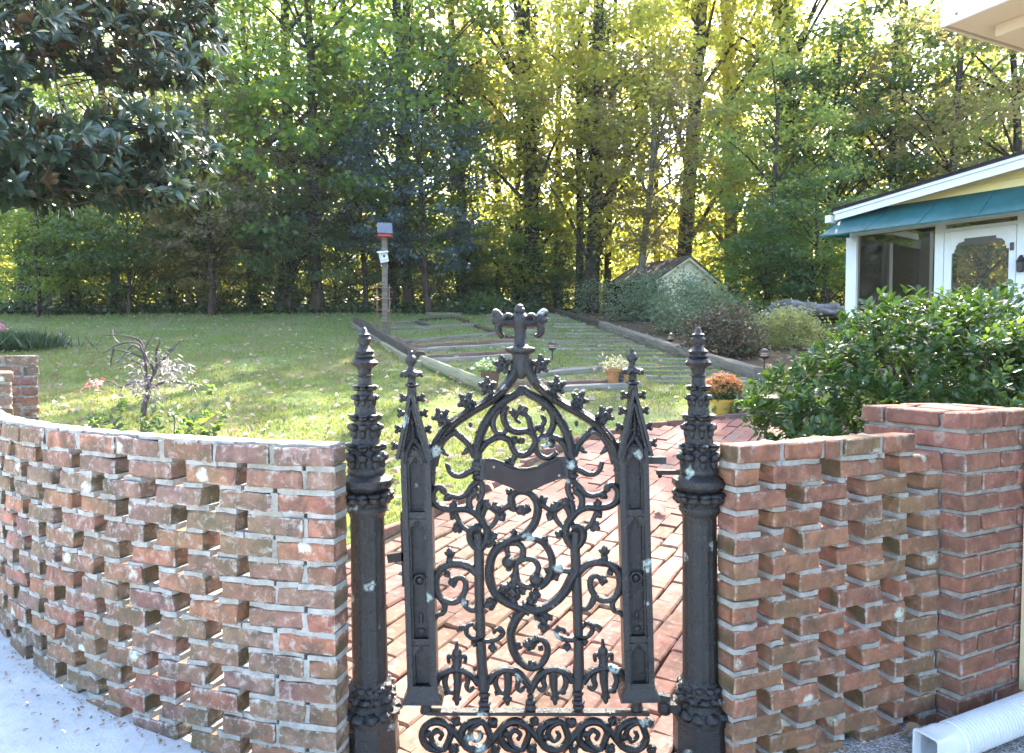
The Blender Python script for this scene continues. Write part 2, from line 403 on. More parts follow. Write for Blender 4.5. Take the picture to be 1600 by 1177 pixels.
M['leaf_yellow'] = mat_leaf('yellowing_leaf', [(0.15, 0.17, 0.035), (0.22, 0.21, 0.04), (0.12, 0.15, 0.04), (0.26, 0.20, 0.05), (0.16, 0.18, 0.04)], [(0.54, 0.59, 0.09), (0.74, 0.67, 0.11), (0.45, 0.56, 0.09), (0.76, 0.58, 0.13)], 0.6)
M['leaf_lime'] = mat_leaf('lime_leaf', [(0.09, 0.15, 0.035), (0.13, 0.18, 0.038), (0.07, 0.13, 0.05)], [(0.34, 0.47, 0.10), (0.52, 0.54, 0.11), (0.28, 0.42, 0.10)], 0.55)
M['leaf_olive'] = mat_leaf('olive_leaf', [(0.11, 0.11, 0.045), (0.16, 0.12, 0.06), (0.085, 0.11, 0.045), (0.20, 0.13, 0.065)], [(0.42, 0.40, 0.11), (0.55, 0.41, 0.15), (0.38, 0.41, 0.11)], 0.5)
M['leaf_dark'] = mat_leaf('dark_leaf', [(0.045, 0.08, 0.046), (0.065, 0.105, 0.058), (0.09, 0.125, 0.06)], [(0.16, 0.28, 0.05), (0.26, 0.34, 0.05)], 0.38)
M['leaf_smoke'] = mat_leaf('blue_green_leaf', [(0.05, 0.082, 0.088), (0.07, 0.105, 0.11), (0.10, 0.135, 0.135)], [(0.06, 0.10, 0.045), (0.09, 0.14, 0.05)], 0.22, 0.4, 0.4)
M['leaf_dogwood'] = mat_leaf('dogwood_leaf', [(0.17, 0.14, 0.11), (0.15, 0.15, 0.08), (0.22, 0.155, 0.135), (0.10, 0.135, 0.06)], [(0.26, 0.2, 0.09), (0.3, 0.28, 0.06)], 0.35)
M['leaf_magnolia'] = mat_leaf('magnolia_leaf', [(0.028, 0.052, 0.034), (0.042, 0.072, 0.046), (0.055, 0.085, 0.054), (0.034, 0.06, 0.04)], [(0.08, 0.13, 0.03), (0.13, 0.18, 0.03)], 0.14, 0.22, 0.65, back=(0.10, 0.06, 0.032))
M['leaf_hedge'] = mat_leaf('hedge_leaf', [(0.016, 0.048, 0.018), (0.028, 0.075, 0.024), (0.045, 0.105, 0.028), (0.022, 0.062, 0.024), (0.06, 0.10, 0.03)], [(0.12, 0.26, 0.03), (0.24, 0.36, 0.03)], 0.33, 0.28, 0.5)
M['leaf_grey'] = mat_leaf('azalea_leaf', [(0.12, 0.16, 0.11), (0.17, 0.21, 0.15), (0.08, 0.115, 0.075)], [(0.26, 0.36, 0.12), (0.34, 0.40, 0.12)], 0.38)
M['leaf_red'] = mat_leaf('reddish_leaf', [(0.05, 0.08, 0.04), (0.17, 0.07, 0.055), (0.055, 0.09, 0.045), (0.20, 0.12, 0.09), (0.045, 0.07, 0.036), (0.05, 0.085, 0.04)], [(0.08, 0.12, 0.03), (0.16, 0.07, 0.04), (0.08, 0.13, 0.03)], 0.25)
M['leaf_pale'] = mat_leaf('pale_leaf', [(0.22, 0.25, 0.11), (0.30, 0.30, 0.16), (0.16, 0.20, 0.08)], [(0.45, 0.5, 0.12), (0.55, 0.52, 0.16)], 0.45)
M['leaf_ivy'] = mat_leaf('ivy_leaf', [(0.024, 0.045, 0.022), (0.04, 0.065, 0.03), (0.055, 0.082, 0.035)], [(0.06, 0.12, 0.02), (0.1, 0.16, 0.02)], 0.18, 0.4)
M['leaf_lace'] = mat_leaf('lace_leaf', [(0.06, 0.047, 0.058), (0.09, 0.075, 0.088), (0.045, 0.033, 0.042), (0.08, 0.045, 0.05)], [(0.12, 0.08, 0.085)], 0.2)
M['leaf_crimson'] = mat_leaf('crimson_leaf', [(0.38, 0.03, 0.035), (0.26, 0.02, 0.03), (0.45, 0.06, 0.05)], [(0.6, 0.08, 0.06)], 0.4)
M['leaf_fresh'] = mat_leaf('fresh_leaf', [(0.10, 0.21, 0.035), (0.15, 0.26, 0.045), (0.07, 0.16, 0.03)], [(0.3, 0.45, 0.05)], 0.4)
M['leaf_straw'] = mat_leaf('straw_leaf', [(0.30, 0.26, 0.06), (0.36, 0.31, 0.08), (0.24, 0.24, 0.05)], [(0.4, 0.36, 0.08)], 0.35)
M['petal_orange'] = mat_leaf('orange_petal', [(0.66, 0.20, 0.01), (0.72, 0.28, 0.015), (0.56, 0.13, 0.008), (0.75, 0.36, 0.04)], [(0.75, 0.28, 0.015)], 0.35)
M['petal_pink'] = mat_leaf('pink_petal', [(0.55, 0.06, 0.22), (0.6, 0.1, 0.3)], [(0.6, 0.1, 0.3)], 0.3)
M['leaf_brown'] = mat_leaf('dead_leaf', [(0.20, 0.11, 0.055), (0.30, 0.19, 0.11), (0.14, 0.085, 0.055), (0.38, 0.29, 0.2), (0.24, 0.12, 0.05)], [(0.35, 0.2, 0.08)], 0.2, 0.7)
M['white'] = mat_simple('white_paint', (0.66, 0.68, 0.69), 0.5, 0.4, 0.05, 3, 0.06)
M['cream'] = mat_simple('cream_paint', (0.74, 0.68, 0.48), 0.6, 0.3, 0.12, 4, 0.1)
M['yellow'] = mat_simple('yellow_siding', (0.72, 0.60, 0.27), 0.6, 0.3, 0.05, 3, 0.06)
M['tan'] = mat_simple('tan_paint', (0.52, 0.43, 0.27), 0.6, 0.3, 0.08, 3, 0.06)
M['soffit'] = mat_simple('beige_soffit', (0.50, 0.43, 0.31), 0.7, 0.3, 0.05, 3, 0.05)
M['shingle'] = mat_simple('dark_shingle', (0.022, 0.018, 0.020), 0.9, 0.2, 0.4, 20, 0.5)
M['shed_roof'] = mat_simple('mossy_brown_roof', (0.085, 0.068, 0.05), 0.95, 0.15, 0.5, 3, 0.6)
M['shed_shade'] = mat_simple('shaded_brown_board', (0.04, 0.028, 0.022), 0.85, 0.2, 0.3, 6, 0.3)  # left side of the shed, its shade put into the colour
def awning():
    t = NT('green_canvas'); co = t.coord()
    n1 = t.noise(co, 2.0, 6, 0.7, 1.2); n2 = t.noise(co, 300, 2)
    c = t.mix(t.ramp(n1, [(0.38, 0.0), (0.68, 1.0)]), (0.012, 0.085, 0.085), (0.03, 0.14, 0.145))
    n3 = t.noise(t.coord('Object', (1, 4, 4)), 2.4, 5, 0.7)
    c = t.mix(t.math('MULTIPLY', t.ramp(n3, [(0.55, 0.0), (0.72, 1.0)]), 0.5), c, (0.06, 0.13, 0.15))
    p = t.principled(c, 0.55, 0, 0.3, t.bump(n2, 0.2, 0.002))
    tr = t.n('ShaderNodeBsdfTranslucent'); tr.inputs[0].default_value = (0.01, 0.14, 0.13, 1)
    mx = t.n('ShaderNodeMixShader'); mx.inputs[0].default_value = 0.15; t.l(p, mx.inputs[1]); t.l(tr.outputs[0], mx.inputs[2])
    return t.done(mx.outputs[0])
M['awning'] = awning()
def screen():
    t = NT('insect_screen'); tr = t.n('ShaderNodeBsdfTransparent'); tr.inputs[0].default_value = (0.56, 0.54, 0.50, 1)
    gl = t.n('ShaderNodeBsdfGlossy'); gl.inputs['Roughness'].default_value = 0.05; gl.inputs['Color'].default_value = (0.9, 0.9, 0.9, 1)
    df = t.n('ShaderNodeBsdfDiffuse'); df.inputs[0].default_value = (0.03, 0.027, 0.025, 1)
    m1 = t.n('ShaderNodeMixShader'); m1.inputs[0].default_value = 0.10; t.l(tr.outputs[0], m1.inputs[1]); t.l(df.outputs[0], m1.inputs[2])
    m2 = t.n('ShaderNodeMixShader'); m2.inputs[0].default_value = 0.010; t.l(m1.outputs[0], m2.inputs[1]); t.l(gl.outputs[0], m2.inputs[2])
    return t.done(m2.outputs[0])
M['screen'] = screen()
M['terracotta'] = mat_simple('terracotta', (0.36, 0.16, 0.07), 0.8, 0.25, 0.25, 8, 0.2)
M['pot_brown'] = mat_simple('brown_clay', (0.14, 0.085, 0.055), 0.75, 0.3, 0.25, 8, 0.2)
M['pot_yellow'] = mat_simple('yellow_glaze', (0.55, 0.34, 0.07), 0.35, 0.5, 0.15, 8, 0.05)
M['pot_green'] = mat_simple('green_glaze', (0.13, 0.22, 0.07), 0.35, 0.5, 0.2, 8, 0.05)
M['figure'] = mat_simple('dark_glazed_figure', (0.035, 0.034, 0.036), 0.45, 0.4, 0.6, 60, 0.3)
M['red'] = mat_simple('red_paint', (0.50, 0.06, 0.05), 0.55, 0.35, 0.1, 10, 0.1)
M['slate'] = mat_simple('grey_roof_board', (0.11, 0.12, 0.15), 0.7, 0.3, 0.2, 12, 0.2)
M['hole'] = mat_simple('opening_shade', (0.008, 0.008, 0.008), 0.9, 0.1, 0.1)  # near-black pieces stand in for the shade inside the birdhouse holes
M['white_old'] = mat_simple('weathered_white_paint', (0.60, 0.60, 0.55), 0.7, 0.3, 0.15, 14, 0.2)
M['copper'] = mat_simple('copper_tube', (0.24, 0.11, 0.075), 0.55, 0.4, 0.25, 20, 0.1)
M['stone'] = mat_simple('mossy_stone', (0.26, 0.24, 0.16), 0.9, 0.2, 0.35, 8, 0.5)
def rock():
    t = NT('grey_rock'); co = t.coord(); n1 = t.noise(co, 2.2, 7, 0.7, 0.4); n2 = t.noise(co, 9, 6, 0.75)
    c = t.mix(t.ramp(n1, [(0.35, 0.0), (0.68, 1.0)]), (0.075, 0.068, 0.062), (0.27, 0.25, 0.235))
    c = t.mix(t.ramp(n2, [(0.56, 0.0), (0.7, 0.8)]), c, (0.045, 0.042, 0.04))
    return t.done(t.principled(c, 0.9, 0, 0.2, t.bump(t.math('ADD', n1, n2), 1.0, 0.06)))
M['rock'] = rock()
M['plastic'] = mat_simple('white_plastic', (0.60, 0.62, 0.64), 0.35, 0.5, 0.06, 9, 0.06)
M['black_metal'] = mat_simple('black_lantern_metal', (0.02, 0.018, 0.017), 0.4, 0.5, 0.3, 30, 0.1)
M['lens'] = mat_simple('amber_lens', (0.50, 0.33, 0.22), 0.25, 0.5, 0.1, 20, 0.05)
M['step'] = mat_simple('dark_stained_wood', (0.05, 0.032, 0.032), 0.5, 0.4, 0.3, 5, 0.2)

# ------------------------------------------------------------------ wall lines
def left_curve(s):
    """front face of the curved wall, s metres from the gate end; returns point and heading"""
    x, y = -0.535, 2.115; n = 24; ds = s / n
    for i in range(n):
        h = math.radians(12 + 16.5 * (i + 0.5) * ds)
        x -= math.cos(h) * ds; y += math.sin(h) * ds
    return Vector((x, y, 0)), math.radians(12 + 16.5 * s)
RW0 = Vector((0.690, 2.165, 0)); RWD = Vector((0.924, 0.382, 0)).normalized()
WALL_TOP, COURSE, BT = 1.05, 0.0725, 0.0585

def concrete_z(x): return 0.09 * max(0.0, -0.5 - x)
def inner_edge(x):
    if x < -0.5:
        s = 0.0
        while s < 6 and left_curve(s)[0].x > x: s += 0.05
        return left_curve(s)[0].y + 0.05 if s < 6 else 6.0
    if x > 0.72: return RW0.y + (x - RW0.x) * 0.413 + 0.05
    return 2.26

# ------------------------------------------------------------------ ground
def sheet(name, xs, yfun, zfun, ny, mat, kind='structure'):
    V = []; F = []
    for x in xs:
        y0, y1 = yfun(x)
        for j in range(ny + 1):
            t = j / ny; y = y0 + (y1 - y0) * t ** 1.6
            V.append((x, y, zfun(x, y)))
    for i in range(len(xs) - 1):
        for j in range(ny):
            a = i * (ny + 1) + j; F.append((a, a + ny + 1, a + ny + 2, a + 1))
    o = link(name, new_mesh(name, V, F, True), mat); tag(o, kind=kind); return o
xs = [-90, -60, -40, -25] + [x * 0.5 for x in range(-36, -8)] + [-4 + 0.15 * i for i in range(0, 54)] + [x * 0.5 for x in range(9, 37)] + [25, 40, 60, 90]
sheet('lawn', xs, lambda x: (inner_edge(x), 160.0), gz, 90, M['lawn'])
xl = [-6 + 0.2 * i for i in range(0, 32)] + [0.3]
sheet('driveway', xl, lambda x: (-4.0, inner_edge(x)), lambda x, y: concrete_z(x), 12, M['concrete'])
xr = [0.3, 0.55, 0.72] + [1 + 0.4 * i for i in range(14)]
sheet('apron', xr, lambda x: (-4.0, inner_edge(x)), lambda x, y: 0.0, 12, M['aggregate'])

# ------------------------------------------------------------------ brick pieces
def brick_mesh(name, L, W, H, seed, ch=0.005, jit=0.0022):
    """chamfered, slightly worn box: 44 triangles"""
    r = random.Random(seed); V = []; idx = {}
    for sx in (-1, 1):
        for sy in (-1, 1):
            for sz in (-1, 1):
                k = ch * r.uniform(0.5, 1.7); j = Vector((r.gauss(0, jit), r.gauss(0, jit), r.gauss(0, jit)))
                for ax in range(3):
                    v = [sx * L / 2, sy * W / 2, sz * H / 2]
                    for a2 in range(3):
                        if a2 != ax: v[a2] -= (sx, sy, sz)[a2] * k
                    idx[(sx, sy, sz, ax)] = len(V); V.append(Vector(v) + j)
    F = []; cs = (-1, 1)
    def q(*k): F.append(tuple(idx[i] for i in k))
    for s in cs:
        q((s, -1, -1, 0), (s, 1, -1, 0), (s, 1, 1, 0), (s, -1, 1, 0)); q((-1, s, -1, 1), (1, s, -1, 1), (1, s, 1, 1), (-1, s, 1, 1)); q((-1, -1, s, 2), (1, -1, s, 2), (1, 1, s, 2), (-1, 1, s, 2))
    for a in cs:
        for b in cs:
            q((a, b, -1, 0), (a, b, 1, 0), (a, b, 1, 1), (a, b, -1, 1)); q((a, -1, b, 0), (a, 1, b, 0), (a, 1, b, 2), (a, -1, b, 2)); q((-1, a, b, 1), (1, a, b, 1), (1, a, b, 2), (-1, a, b, 2))
            for c in cs: q((a, b, c, 0), (a, b, c, 1), (a, b, c, 2))
    me = new_mesh(name, V, F, False)
    import bmesh
    bm = bmesh.new(); bm.from_mesh(me); bmesh.ops.recalc_face_normals(bm, faces=bm.faces); bm.to_mesh(me); bm.free()
    return me
BL, BW = 0.195, 0.092
def brick_set(tagname, mat):
    st = [brick_mesh('brick', BL, BW, BT, i) for i in range(8)]; hd = [brick_mesh('brick', BW, BW, BT, 50 + i) for i in range(4)]
    for m in st + hd: m.materials.append(mat)
    return st, hd
SETS = {k: brick_set(k, M[k]) for k in ('brickL', 'brickR', 'brickP', 'brickG')}
def put_brick(parent, setname, c, rz, L, out=0.0, tilt=0.6):
    st, hd = SETS[setname]
    me = R.choice(st if L > 0.14 else hd); base = BL if L > 0.14 else BW
    o = bpy.data.objects.new('brick', me); COL.objects.link(o); o.parent = parent
    n = Vector((math.sin(rz), -math.cos(rz), 0))
    o.location = Vector(c) + n * (out + R.gauss(0, 0.003))
    o.rotation_euler = (math.radians(R.gauss(0, tilt)), math.radians(R.gauss(0, tilt * 0.7)), rz + math.radians(R.gauss(0, tilt)) + (math.pi if R.random() < 0.5 else 0))
    o.scale = (L / base, 1, 1)
    return o

def mortar_slab(mb, p, rz, L, T, W, lump=0.004):
    lump *= 1.7
    """an uneven slab of mortar, split along its length"""
    d = Vector((math.cos(rz), math.sin(rz), 0)); n = Vector((math.sin(rz), -math.cos(rz), 0)); k = max(2, int(L / 0.03)); V = []; F = []
    for i in range(k + 1):
        u = (i / k - 0.5) * L
        f = R.uniform(-lump, lump); b = R.uniform(-lump, lump)
        for (sn, sz) in ((1, -1), (1, 1), (-1, 1), (-1, -1)):
            V.append(Vector(p) + d * u + n * (sn * W / 2 + (f if sn > 0 else b)) + Vector((0, 0, sz * T / 2 + R.uniform(-0.0018, 0.0018))))
    for i in range(k):
        a = i * 4; e = a + 4
        for j in range(4):
            q = (j + 1) % 4; F.append((a + j, a + q, e + q, e + j))
    F.append((3, 2, 1, 0)); F.append((k * 4, k * 4 + 1, k * 4 + 2, k * 4 + 3))
    mb.add(V, F)

def pierced_wall(root, frame, length, setname, ncourse, solid_start, mb):
    """frame(s)->(front point, rz); bricks with gaps between, course by course; the top course is closed"""
    J = 0.0135; P = BL + (0.068 if setname == 'brickL' else 0.084); rows = []
    for k in range(ncourse):
        row = []
        if k == 0:
            s = 0.0; alt = [BL] * 30
            if setname == 'brickR': alt = [0.17, 0.155, BW * 0.7, 0.165, 0.15, BL, BL]
            for L in alt:
                if s + L > length: break
                row.append((s, s + L)); s += L + J * (1.6 if setname == 'brickL' else 1.2)
        else:
            if k % 2 == 0:
                row.append((0.0, BL)); s = BL + J
                if not solid_start: s = P * 0.96
            else:
                row.append((0.0, BW)); s = BW + J
                if solid_start: row.append((s, s + BL)); s = BL + J + P * 0.5
                else: s = P * 0.5 - 0.01 + 0.02
                if solid_start: s = max(s, row[-1][1] + 0.02)
            while s + 0.06 < length:
                row.append((s, min(s + BL, length))); s += P
        rows.append(row)
    for k, row in enumerate(rows):
        z = WALL_TOP - BT / 2 - k * COURSE
        for i, (a, b) in enumerate(row):
            p, rz = frame((a + b) / 2); n = Vector((math.sin(rz), -math.cos(rz), 0))
            sn = setname
            if setname == 'brickR' and k == 0 and i == 3: sn = 'brickG'
            c = p - n * (BW / 2) + Vector((0, 0, z))
            put_brick(root, sn, c, rz, b - a, 0.006 if k == 0 else 0.0, 0.9)
            # head joint where the next brick is close
            if i + 1 < len(row) and row[i + 1][0] - b < 0.026:
                m = (b + row[i + 1][0]) / 2; p2, rz2 = frame(m); n2 = Vector((math.sin(rz2), -math.cos(rz2), 0))
                mortar_slab(mb, p2 - n2 * (BW / 2 + 0.002) + Vector((0, 0, z)), rz2, row[i + 1][0] - b + 0.012, BT - 0.002, BW - 0.004, 0.003)
            # bed joint over the brick below: only where bricks overlap, squeezed a little past the edges
            if k + 1 < len(rows):
                for (c0, c1) in rows[k + 1]:
                    lo, hi = max(a, c0), min(b, c1)
                    if hi - lo < 0.004: continue
                    e0 = R.uniform(0.004, 0.02) if lo > 0.01 else 0.0; e1 = R.uniform(0.004, 0.02)
                    if setname == 'brickL': e0 *= 1.6; e1 *= 1.6
                    else: e0 *= 0.35; e1 *= 0.35
                    lo, hi = max(c0, lo - e0), min(c1, hi + e1)
                    p3, rz3 = frame((lo + hi) / 2); n3 = Vector((math.sin(rz3), -math.cos(rz3), 0))
                    mortar_slab(mb, p3 - n3 * (BW / 2 + 0.001) + Vector((0, 0, z - BT / 2 - (COURSE - BT) / 2)), rz3, hi - lo, COURSE - BT + 0.003, BW - 0.006, 0.004)
    return rows

lw = empty('brick_wall', (0, 0, 0), 'curved openwork brick wall with lichen, left of the iron gate', 'brick wall')
def lframe(s):
    p, h = left_curve(s); return p, -h      # along the wall, left end to right end
def lframe2(s):
    p, h = left_curve(s); return p, -h
mbL = MB(); pierced_wall(lw, lframe2, 2.6, 'brickL', 15, True, mbL)
s = 0.012
while s < 2.55:
    L_ = R.uniform(0.10, 0.2); p_, rz_ = lframe2(s + L_ / 2); n_ = Vector((math.sin(rz_), -math.cos(rz_), 0))
    mortar_slab(mbL, p_ - n_ * (BW / 2 + R.uniform(0.0, 0.006)) + Vector((0, 0, WALL_TOP + 0.002)), rz_, L_ + 0.004, 0.012, BW - R.uniform(0.004, 0.026), 0.006); s += L_
tag(mbL.build('mortar', M['mortar'], lw, True, 40), kind='stuff')
rw = empty('brick_wall', (0, 0, 0), 'short straight openwork brick wall between the gate post and the brick pier', 'brick wall')
RZ = math.atan2(RWD.y, RWD.x)
def rframe(s): return RW0 + RWD * s, RZ
mbR = MB(); pierced_wall(rw, rframe, 0.98, 'brickR', 15, False, mbR)
tag(mbR.build('mortar', M['mortar'], rw, True, 40), kind='stuff')

# ------------------------------------------------------------------ brick piers
def pier(root, corner, ax, ay, side, ncourse, top, setname, cap_out=0.008):
    """corner: the near corner; ax: direction of one visible face, ay: direction of the other"""
    ax = Vector(ax).normalized(); ay = Vector(ay).normalized(); J = 0.0125; n = 0
    L2 = (side - J) / 2; mb = MB()
    for k in range(ncourse):
        z = top - BT / 2 - k * COURSE; out = cap_out if k == 0 else 0
        A, B = (ax, ay) if k % 2 == 0 else (ay, ax)
        def place(u, v, d, L):
            c = Vector(corner) + A * u + B * v + Vector((0, 0, z)); rz = math.atan2(d.y, d.x)
            o = put_brick(root, setname, c, rz, L, 0, 0.5); cc = Vector(corner) + (A + B) * (side / 2)
            if out: o.location += (Vector((c.x, c.y, 0)) - Vector((cc.x, cc.y, 0))).normalized() * out
        for v in (BW / 2, side - BW / 2):
            place(L2 / 2, v, A, L2); place(side - L2 / 2, v, A, L2)
        inner = side - 2 * BW - 2 * J
        for u in (BW / 2, side - BW / 2): place(u, side / 2, B, inner)
        if k == 0:
            place(side / 2, side / 2, B, inner)
    M3 = Matrix((ax, ay, Vector((0, 0, 1)))).transposed()
    e = 0.012
    mb.box(Vector(corner) + (ax + ay) * (side / 2) + Vector((0, 0, top - 0.012 - ncourse * COURSE / 2)), (side - 2 * e, side - 2 * e, ncourse * COURSE - 0.004), M3)
    o = mb.build('mortar', M['mortar'], root)
    return o
pr = empty('brick_pier', (0, 0, 0), 'square red brick pier with pale joints beside the tan corner board', 'brick pier')
PA, PB = Vector((0.90, 0.436, 0)), Vector((-0.436, 0.90, 0))
PC = at(1512, 672, 2.44); PC.z = 0
pier(pr, PC, PA, PB, 0.405, 16, 1.125, 'brickP')
p1 = empty('brick_pier', (0, 0, 0), 'brick pier with mortar-edged corner behind the curved wall, right one of the pair', 'brick pier', 'far garden piers')
c1 = at(59, 556, 5.0); FA, FB = Vector((0.815, 0.579, 0)), Vector((-0.579, 0.815, 0))
pier(p1, Vector((c1.x, 5.0, 0)) - FA * 0.40, FA, FB, 0.40, 15, c1.z, 'brickL')
p2 = empty('brick_pier', (0, 0, 0), 'brick pier end with white lichen at the left picture edge', 'brick pier', 'far garden piers')
c2 = at(18, 582, 4.4)
pier(p2, Vector((c2.x, 4.4, 0)) - FA * 0.40, FA, FB, 0.40, 15, c2.z, 'brickL')

# ------------------------------------------------------------------ brick path inside the gate
edge_px = [(545, 872), (610, 838), (690, 802), (770, 765), (835, 722), (900, 694), (1000, 673), (1090, 663), (1200, 652)]
EDGE = [Vector((-1.35, 2.95, 0))] + [gnd(*p) for p in edge_px] + [Vector((5.2, 7.9, 0))]
for v in EDGE: v.z = 0
def right_of_edge(x, y):
    for a, b in zip(EDGE[:-1], EDGE[1:]):
        if a.x <= x <= b.x: return y < a.y + (b.y - a.y) * (x - a.x) / max(1e-6, b.x - a.x)
    return x > EDGE[-1].x
bedV = []; bedF = []
xs2 = [-1.3 + 0.1 * i for i in range(66)]
for x in xs2:
    ye = None
    for a, b in zip(EDGE[:-1], EDGE[1:]):
        if a.x <= x <= b.x: ye = a.y + (b.y - a.y) * (x - a.x) / max(1e-6, b.x - a.x)
    if ye is None: ye = 7.9
    y0 = inner_edge(x) + 0.0
    for j in range(21):
        y = y0 + (ye - y0) * j / 20; bedV.append((x, y, gz(x, y) + 0.012))
for i in range(len(xs2) - 1):
    for j in range(20):
        a = i * 21 + j; bedF.append((a, a + 21, a + 22, a + 1))
def sandmat():
    t = NT('dark_joint_sand'); co = t.wpos(); n = t.noise(co, 60, 5); n2 = t.noise(co, 3, 4)
    c = t.mix(n, (0.02, 0.015, 0.011), (0.075, 0.06, 0.045)); c = t.mix(t.ramp(n2, [(0.5, 0.0), (0.65, 0.6)]), c, (0.06, 0.075, 0.025))
    return t.done(t.principled(c, 0.95, 0, 0.1, t.bump(n, 0.8, 0.01)))
path = tag(link('path', new_mesh('path', bedV, bedF, True), sandmat()), kind='structure')
PD = Vector((math.sin(math.radians(31)), math.cos(math.radians(31)), 0)); PN = Vector((PD.y, -PD.x, 0))
PV = [brick_mesh('brick', 0.205, 0.1005, 0.05, 200 + i, 0.006, 0.0028) for i in range(8)]
for m in PV: m.materials.append(M['paver'])
cand = []
for i in range(-40, 60):
    for j in range(-10, 60):
        s = j * 0.208 + (0.104 if i % 2 else 0.0) + 0.012 * mnoise.noise(Vector((i * 0.4, 0, 1))); q = i * 0.1035
        c = PN * q + PD * s + Vector((0.0, 2.3, 0))
        if c.y < inner_edge(c.x) + (0.04 if abs(c.x) > 0.5 else -0.16) or not right_of_edge(c.x - 0.07, c.y + 0.07): continue
        if c.x > 4.4 or abs(c.x) > 0.80 * c.y: continue
        cand.append(c)
cand.sort(key=lambda c: c.length)
restV = MB()
for k, c in enumerate(cand):
    zz = gz(c.x, c.y) + 0.022 + R.gauss(0, 0.003) + 0.006 * mnoise.noise(c * 1.3)
    rot = Matrix.Rotation(math.atan2(PD.y, PD.x) + math.radians(R.gauss(0, 1.3)), 3, 'Z') @ Matrix.Rotation(-math.atan(SLOPE * PD.y) + math.radians(R.gauss(0, 0.8)), 3, 'Y') @ Matrix.Rotation(math.atan(SLOPE * 0.5) + math.radians(R.gauss(0, 0.8)), 3, 'X')
    if k < 300:
        o = bpy.data.objects.new('brick', R.choice(PV)); COL.objects.link(o); o.parent = path
        o.location = (c.x, c.y, zz - 0.012); o.rotation_euler = rot.to_euler()
    else:
        restV.box((c.x, c.y, zz - 0.012), (0.203, 0.0995, 0.05), rot)
def paver_far():
    t = NT('paving_brick_far'); isl = t.island(); co = t.wpos(); n1 = t.noise(co, 14, 5, 0.7)
    c = t.ramp(isl, [(0, (0.24, 0.10, 0.075)), (0.2, (0.28, 0.135, 0.105)), (0.4, (0.20, 0.08, 0.062)), (0.6, (0.25, 0.15, 0.12)), (0.8, (0.28, 0.115, 0.075)), (1, (0.18, 0.135, 0.115))])
    c = t.mix(t.ramp(n1, [(0.35, 0.5), (0.7, 0.0)]), c, (0.10, 0.06, 0.045))
    return t.done(t.principled(c, 0.85, 0, 0.25, t.bump(n1, 0.5, 0.006)))
tag(restV.build('far_bricks', paver_far(), path), kind='stuff')
# soldier edging along the left side of the path
k = 0
for a, b in zip(EDGE[:-1], EDGE[1:]):
    d = (b - a); L = d.length; d.normalize(); s = 0.0
    while s < L:
        c = a + d * s
        if c.x < 3.4 and c.y > inner_edge(c.x) + 0.05:
            o = bpy.data.objects.new('brick', R.choice(PV)); COL.objects.link(o); o.parent = path
            o.location = (c.x, c.y, gz(c.x, c.y) + 0.018); o.rotation_euler = (math.pi / 2 + math.radians(R.gauss(0, 3)), 0, math.atan2(d.y, d.x) + math.radians(R.gauss(0, 2)))
        s += 0.212

# planting bed behind the curved wall, added dark to darken its openings
V = []; F = []; nb = 30
for i in range(nb + 1):
    s = 0.02 + 3.0 * i / nb; p, h = left_curve(s); n_ = Vector((math.sin(h), math.cos(h), 0)); w_ = 0.55 + 0.5 * min(1, s) + 0.08 * math.sin(s * 5)
    for j in range(6): q = p + n_ * (0.06 + w_ * j / 5); V.append((q.x, q.y, gz(q.x, q.y) + 0.014))
for i in range(nb):
    for j in range(5): a = i * 6 + j; F.append((a, a + 1, a + 7, a + 6))
tag(link('darkening_bed', new_mesh('darkening_bed', V, F, True), M['mulch']), kind='structure')

# ------------------------------------------------------------------ cast iron gate (front plane at GP)
GP = 2.235
def G(px, py): p = at(px, py, GP); return Vector((p.x, GP, p.z))
MPX = GP / FPX                                   # metres per photograph pixel at the gate
def axis_x(py): return 814.5 + 0.0285 * (py - 546)
def mir(p):
    x2 = 2 * axis_x(p[1]) - p[0]
    return (x2, p[1] - 0.012 * (x2 - p[0]))
def stroke(mb, pts, r0, r1=None, dep=1.0, ball=0.0, ball0=0.0, y=0.0, n=8, sub=5):
    """a cast bar of elliptical section through gate-plane points (photograph pixels)"""
    r1 = r0 if r1 is None else r1
    C = catmull([G(*p) for p in pts], sub); m = len(C); V = []; F = []
    for k, c in enumerate(C):
        d = C[min(k + 1, m - 1)] - C[max(k - 1, 0)]; d.y = 0; d.normalize(); nn = Vector((d.z, 0, -d.x))
        t = k / (m - 1); r = 1.28 * (r0 + (r1 - r0) * t) * MPX * (1 + 0.08 * mnoise.noise(c * 40))
        rd = max(r * dep, 0.0075)
        for i in range(n):
            th = 2 * math.pi * i / n
            V.append(c + nn * r * math.cos(th) + Vector((0, y + rd * math.sin(th), 0)))
    for k in range(m - 1):
        for i in range(n):
            j = (i + 1) % n; F.append((k * n + i, k * n + j, (k + 1) * n + j, (k + 1) * n + i))
    F.append(tuple(range(n - 1, -1, -1))); F.append(tuple((m - 1) * n + i for i in range(n)))
    mb.add(V, F)
    if ball: mb.blob(C[-1] + Vector((0, y, 0)), ball * MPX, (1, 0.9, 1), nu=8, nv=6, lump=0.15)
    if ball0: mb.blob(C[0] + Vector((0, y, 0)), ball0 * MPX, (1, 0.9, 1), nu=8, nv=6, lump=0.15)
